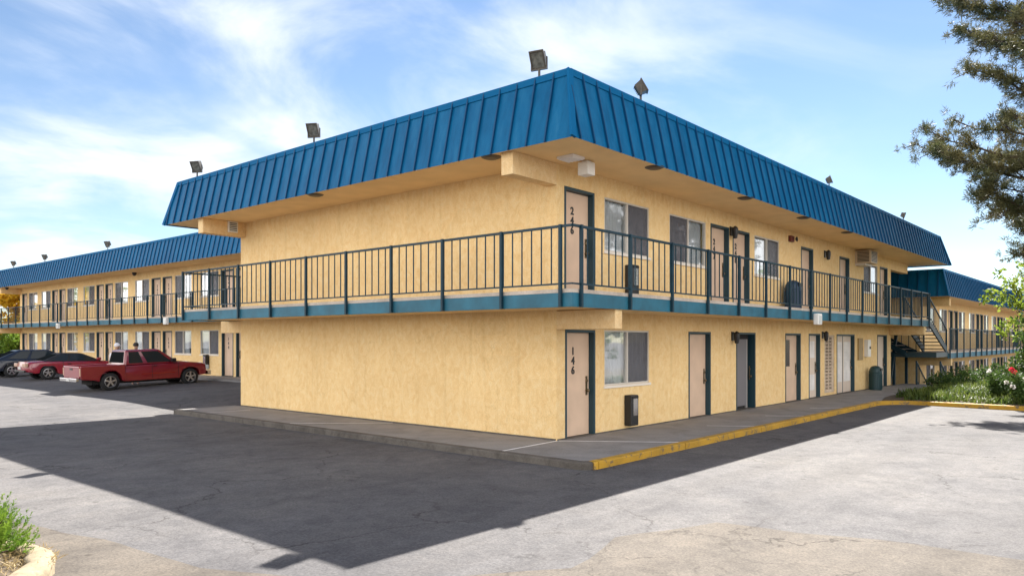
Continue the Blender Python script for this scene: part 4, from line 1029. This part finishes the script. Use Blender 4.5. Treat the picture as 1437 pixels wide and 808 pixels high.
broad_tree((20.5, -6.2, .1), 'leafy_bush', 'tall green bush behind the flowers at the right edge', 'bushes in the bed', 3.2, 1.1, 'green_leaf', 78, 60, .1, .14, .06, cat='bush', seed=8)
broad_tree((9.3, 65, 0), 'autumn_tree', 'golden yellow tree behind the far end of the left wing', None, 7.2, 2.6, 'gold', 208, 40, .25, .3, .2, seed=21)
broad_tree((7.6, 61.3, 0), 'round_bush', 'bright green bush below the golden tree', 'bushes past the left wing', 2.6, 1.7, 'juniper', 100, 50, .05, .24, .1, cat='bush', seed=22)
broad_tree((8.6, 68.5, 0), 'leafy_tree', 'dark green tree behind the golden one', None, 4.6, 3.4, 'green_leaf', 156, 44, .1, .3, .2, seed=23)
for x, y, h, r, m, l, sd in ((31, -20.5, 7, 3.4, 'green_leaf', 'broad green tree across the lot, outside the right edge', 71), (38, -26, 8, 4, 'lime', 'lime green tree across the lot, outside the right edge', 72), (-2, 71, 8, 4, 'gold', 'golden tree past the left edge, mirrored in the left wing windows', 73), (-9, 87, 9, 5, 'lime', 'lime green tree past the left edge, mirrored in the left wing windows', 74)):
    broad_tree((x, y, -.1), 'roadside_tree', l, None, h, r, m, 130, 30, .2, .34, .2, seed=sd)
# rose bushes
def rose(loc, h, r, label, flowers, seed):
    random.seed(seed); t = tag(empty('rose_bush', loc), label, 'bush', 'rose bushes in the bed')
    st = MB(); cr = MB(); tips = []
    for i in range(14):
        a = random.uniform(0, 2*pi); q = random.uniform(.3, 1)*r; e = Vector((q*cos(a), q*sin(a), h*random.uniform(.6, 1.0)))
        st.tube([(0, 0, -.1), tuple(e*.5+Vector((0, 0, .1))), tuple(e)], [.02, .014, .008], 5, cap=False); tips.append(e)
        for k in range(7): clump_leaf(cr, e*random.uniform(.3, 1)+rvec()*.1, .15, 22, .1, .065)
    st.build('stems', M['green_leaf'], t); cr.build('foliage', M['green_leaf'], t, fix=False)
    for k, (off, mat) in enumerate(flowers):
        f = MB(); 
        for q in range(26):
            o = rvec(); u = o.cross(rvec()); quad_leaf(f, Vector(off)+o*.025, (o+Vector((0, 0, .4))), u, .075, .075)
        f.build('flower', M[mat], t, fix=False)
rose((16.9, -6.05, .08), 1.0, .5, 'rose bush with red and white flowers at the right end of the yellow kerb', [((-.3, .25, 1.05), 'petal_red'), ((-.22, .18, .97), 'petal_red'), ((-.35, -.1, .75), 'petal_white'), ((-.1, .4, .62), 'petal_white'), ((-.4, .2, .5), 'petal_white')], 31)
rose((18.0, -5.3, .1), .85, .5, 'smaller rose bush with a single white flower behind the kerb', [((-.2, .3, .92), 'petal_white')], 32)
# dark low shrubs near the stair
for i, (x, y, h, r, l) in enumerate(((22.6, -2.7, .75, .6, 'low dark shrub nearest the stair'), (24.6, -3.0, .9, .7, 'low dark shrub between the stair and the retaining wall'), (27.5, -3.6, 1.0, .7, 'dark shrub in front of the retaining wall'))):
    random.seed(40+i); t = tag(empty('low_shrub', (x, y, .1)), l, 'shrub', 'low shrubs by the stair'); c = MB(); s = MB()
    for k in range(60):
        a = random.uniform(0, 2*pi); q = r*random.random()**.5; p = Vector((q*cos(a), q*sin(a), h*random.uniform(.15, 1)*(1-.4*q/r))); clump_leaf(c, p, .13, 20, .12, .06)
        if k < 12: s.tube([(0, 0, -.1), p], [.015, .006], 4, cap=False)
    s.build('stems', M['bark'], t); c.build('foliage', M['green_leaf'], t, fix=False)
# grassy ground cover in the bed
random.seed(50); b = MB()
for _ in range(15000):
    x = 16.4+random.random()**1.25*11.0; y = -2.15-random.random()*8.5
    if y > -2.6 and x < 17.2: continue
    if y > -2.0-.0*x: continue
    dn = .55+.45*noise.noise(Vector((x*.8, y*.8, 4)))
    if random.random() > .35+dn: continue
    z = bedz(x, y)-.03; hh = random.uniform(.12, .34)*(.6+.7*dn); a = random.uniform(0, 2*pi); w = .022
    d = Vector((cos(a), sin(a), 0)); s = d.cross(Vector((0, 0, 1)))*w; p = Vector((x, y, z)); l = random.uniform(.05, .28)
    b.quad(p-s, p+s, p+d*l*.4+Vector((0, 0, hh*.65))+s*.8, p+d*l*.4+Vector((0, 0, hh*.65))-s*.8); b.tri(p+d*l*.4+Vector((0, 0, hh*.65))-s*.8, p+d*l*.4+Vector((0, 0, hh*.65))+s*.8, p+d*l+Vector((0, 0, hh)))
tag(b.build('grass', M['blade'], fix=False), 'tufted green grass filling the planted bed behind the yellow kerb', 'grass', kind='stuff')

# near left: planted island with stone edge and juniper
isl = [(-10.22, -2.0), (-9.93, -1.62), (-9.80, -1.2), (-9.85, -.7), (-10.05, -.2), (-10.5, .6), (-11.4, 1.6), (-13, 2.2), (-13, -2.6), (-10.8, -2.7)]
bm = bmesh.new(); k = len(isl); cen = Vector((-11.6, -.6, 0)); rings = []
fine = []
for i in range(k):
    p = Vector((*isl[i], 0)); q = Vector((*isl[(i+1) % k], 0)); m = max(2, int((q-p).length/.14))
    fine += [p.lerp(q, j/m) for j in range(m)]
prof = [(0, -.3), (0.0, .08), (.03, .13), (.08, .15), (.2, .15), (.24, .13), (.25, .05)]
for off, z in prof:
    rr = []
    for i, p in enumerate(fine):
        d = (cen-p).normalized(); nz = noise.noise(p*4+Vector((0, 0, z*5)))*.035
        rr.append(bm.verts.new(p+d*(off+nz)+Vector((0, 0, -.13+z+.6*nz))))
    rings.append(rr)
for r0, r1 in zip(rings, rings[1:]):
    for i in range(len(fine)): j = (i+1) % len(fine); bm.faces.new((r0[i], r0[j], r1[j], r1[i]))
me = bpy.data.meshes.new('planter_edge'); bmesh.ops.recalc_face_normals(bm, faces=bm.faces); bm.to_mesh(me); bm.free(); me.materials.append(M['stone'])
for p in me.polygons: p.use_smooth = True
isle = tag(empty('planter_island', (0, 0, 0)), 'planted island with rough pale stone edging at the lower left corner', 'planter')
link('stone_edging', me, isle)
b = MB(); so = [(p+(cen-p).normalized()*.22) for p in fine]; b.v = [(p.x, p.y, -.05) for p in so]+[(cen.x, cen.y, .05)]; b.f = [(i, (i+1) % len(so), len(so)) for i in range(len(so))]
b.build('soil', M['soil'], isle)
def juniper(loc, h, r, label, seed, n=420):
    random.seed(seed); t = tag(empty('juniper_shrub', loc), label, 'shrub', 'junipers on the island'); c = MB(); s = MB()
    for k in range(n):
        a = random.uniform(0, 2*pi); u = random.random()**.55; el = random.uniform(.05, 1.35)
        d = Vector((cos(a)*cos(el), sin(a)*cos(el), sin(el)*h/r)); p = d*r*u*random.uniform(.8, 1.08); tip = (d+Vector((0, 0, .6))+rvec()*.35).normalized()
        ln = random.uniform(.09, .2)
        if k % 14 == 0: s.tube([(0, 0, -.1), p*.6, p], [.02, .012, .005], 5, cap=False)
        for q in range(26):
            f = random.random(); cc = p+tip*ln*f; dd = (tip*1.1+rvec()*.8).normalized(); uu = dd.cross(rvec())
            if uu.length > .05: quad_leaf(c, cc, dd, uu, .045*(1.25-f*.6), .010)
    s.build('stems', M['bark'], t); c.build('foliage', M['juniper'], t, fix=False)
juniper((-10.38, -.80, -.05), .52, .44, 'bright green juniper on the stone edged island in the lower left corner', 61, 900)
juniper((-10.45, .75, -.05), 1.25, .42, 'taller juniper at the left edge above the island', 62, 420)
random.seed(63); b = MB()
for _ in range(900):
    a = random.uniform(0, 2*pi); q = random.random()**.5
    x = -10.2+q*.42*cos(a); y = -1.15+q*.6*sin(a); d = rvec(); d.z = abs(d.z)*.6+.1; u = d.cross(rvec())
    if u.length > .05: quad_leaf(b, (x, y, -.03), d, u, random.uniform(.05, .11), .009)
tag(b.build('dry_mulch', M['dry'], fix=False), 'dry straw coloured mulch under the juniper', 'mulch', kind='stuff')

# ================================================================== SCALE ONCE
for me in bpy.data.meshes: me.transform(Matrix.Scale(S, 4))
for o in bpy.data.objects: o.location = o.location*S

# ================================================================== CAMERA
f_px, v0, yaw = 1061.476, 476.722, .714
cam = bpy.data.cameras.new('camera'); co_ = bpy.data.objects.new('camera', cam); col.objects.link(co_); scene.camera = co_
co_.location = Vector((-12.527, -9.623, 2.1))*S
co_.rotation_euler = (pi/2, 0, yaw-pi/2)
cam.sensor_fit = 'HORIZONTAL'; cam.sensor_width = 36; cam.lens = 36*f_px/1437
cam.shift_y = (v0-404)/1437; cam.clip_end = 3000; cam.clip_start = .1

# ================================================================== SKY AND SUN
SUN_EL, SUN_AZ = radians(45.5), radians(19.0)      # azimuth measured from +X towards +Y
w = bpy.data.worlds.new('World'); scene.world = w; w.use_nodes = True
N = w.node_tree.nodes; L = w.node_tree.links; bg = N['Background']
sky = N.new('ShaderNodeTexSky'); sky.sky_type = 'NISHITA'; sky.sun_disc = False; sky.sun_elevation = SUN_EL
sky.sun_rotation = pi/2-SUN_AZ; sky.air_density = .9; sky.dust_density = 0; sky.ozone_density = 1.0
tc = N.new('ShaderNodeTexCoord'); sp = N.new('ShaderNodeSeparateXYZ'); L.new(tc.outputs['Generated'], sp.inputs[0])
zz = N.new('ShaderNodeMath'); zz.operation = 'MAXIMUM'; zz.inputs[1].default_value = 0.0; L.new(sp.outputs['Z'], zz.inputs[0])
za = N.new('ShaderNodeMath'); za.operation = 'ADD'; za.inputs[1].default_value = .22; L.new(zz.outputs[0], za.inputs[0])
dx = N.new('ShaderNodeMath'); dx.operation = 'DIVIDE'; L.new(sp.outputs['X'], dx.inputs[0]); L.new(za.outputs[0], dx.inputs[1])
dy = N.new('ShaderNodeMath'); dy.operation = 'DIVIDE'; L.new(sp.outputs['Y'], dy.inputs[0]); L.new(za.outputs[0], dy.inputs[1])
cb = N.new('ShaderNodeCombineXYZ'); L.new(dx.outputs[0], cb.inputs[0]); L.new(dy.outputs[0], cb.inputs[1])
mp = N.new('ShaderNodeMapping'); mp.inputs['Rotation'].default_value = (0, 0, radians(25)); mp.inputs['Scale'].default_value = (.95, 1.15, 1); mp.inputs['Location'].default_value = (2.3, .4, 0)
L.new(cb.outputs[0], mp.inputs['Vector'])
def math_(op, a, b=None, c=None, clamp=False):
    m = N.new('ShaderNodeMath'); m.operation = op; m.use_clamp = clamp
    for k, v in enumerate((a, b, c)):
        if v is None: continue
        if isinstance(v, (int, float)): m.inputs[k].default_value = v
        else: L.new(v, m.inputs[k])
    return m.outputs[0]
def smooth(v, a, b):
    m = N.new('ShaderNodeMapRange'); m.interpolation_type = 'SMOOTHSTEP'; m.inputs['From Min'].default_value = a; m.inputs['From Max'].default_value = b
    L.new(v, m.inputs['Value']); return m.outputs[0]
def hdot(az): return math_('ADD', math_('MULTIPLY', sp.outputs['X'], cos(az)), math_('MULTIPLY', sp.outputs['Y'], sin(az)))
c1 = noise_node(N, L, mp.outputs[0], 1.55, 12, .56, .6); c2 = noise_node(N, L, mp.outputs[0], .75, 4, .55, .8)
wisp = smooth(c1.outputs['Fac'], .36, .74); band = smooth(c2.outputs['Fac'], .34, .54)
north = math_('MULTIPLY_ADD', smooth(hdot(radians(75)), .45, .85), .78, .22)       # denser cirrus to the left of the sun
cf = math_('MULTIPLY', math_('MULTIPLY', wisp, band), north)
cm = mixc(N, L, 'MIX', cf, sky.outputs[0], (7.2, 7.5, 7.9))
# bank of unseen low cloud added opposite the sun, lighting shaded walls and window reflections
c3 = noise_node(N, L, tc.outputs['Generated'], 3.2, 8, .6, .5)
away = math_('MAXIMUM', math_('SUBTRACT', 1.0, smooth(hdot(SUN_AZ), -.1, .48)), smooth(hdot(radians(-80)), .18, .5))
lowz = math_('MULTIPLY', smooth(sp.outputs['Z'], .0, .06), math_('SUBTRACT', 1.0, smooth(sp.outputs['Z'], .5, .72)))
fill_bank = math_('MULTIPLY', math_('MULTIPLY', smooth(c3.outputs['Fac'], .40, .56), away), lowz)
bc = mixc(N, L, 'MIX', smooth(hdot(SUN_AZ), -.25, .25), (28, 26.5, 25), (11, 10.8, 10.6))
cm = mixc(N, L, 'MIX', fill_bank, cm, bc)
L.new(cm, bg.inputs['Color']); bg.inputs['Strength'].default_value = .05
sun = bpy.data.lights.new('sun', 'SUN'); sun.energy = 5.0; sun.angle = radians(.5); sun.color = (1, .955, .88)
so_ = bpy.data.objects.new('sun', sun); col.objects.link(so_)
dirv = Vector((cos(SUN_EL)*cos(SUN_AZ), cos(SUN_EL)*sin(SUN_AZ), sin(SUN_EL)))
so_.rotation_euler = dirv.to_track_quat('Z', 'Y').to_euler(); so_.location = (0, 0, 60)

scene.view_settings.view_transform = 'Standard'; scene.view_settings.look = 'None'; scene.view_settings.gamma = 1
scene.view_settings.use_curve_mapping = False; scene.view_settings.exposure = 1.72
scene.cycles.max_bounces = 8; scene.cycles.diffuse_bounces = 5; scene.cycles.transparent_max_bounces = 12
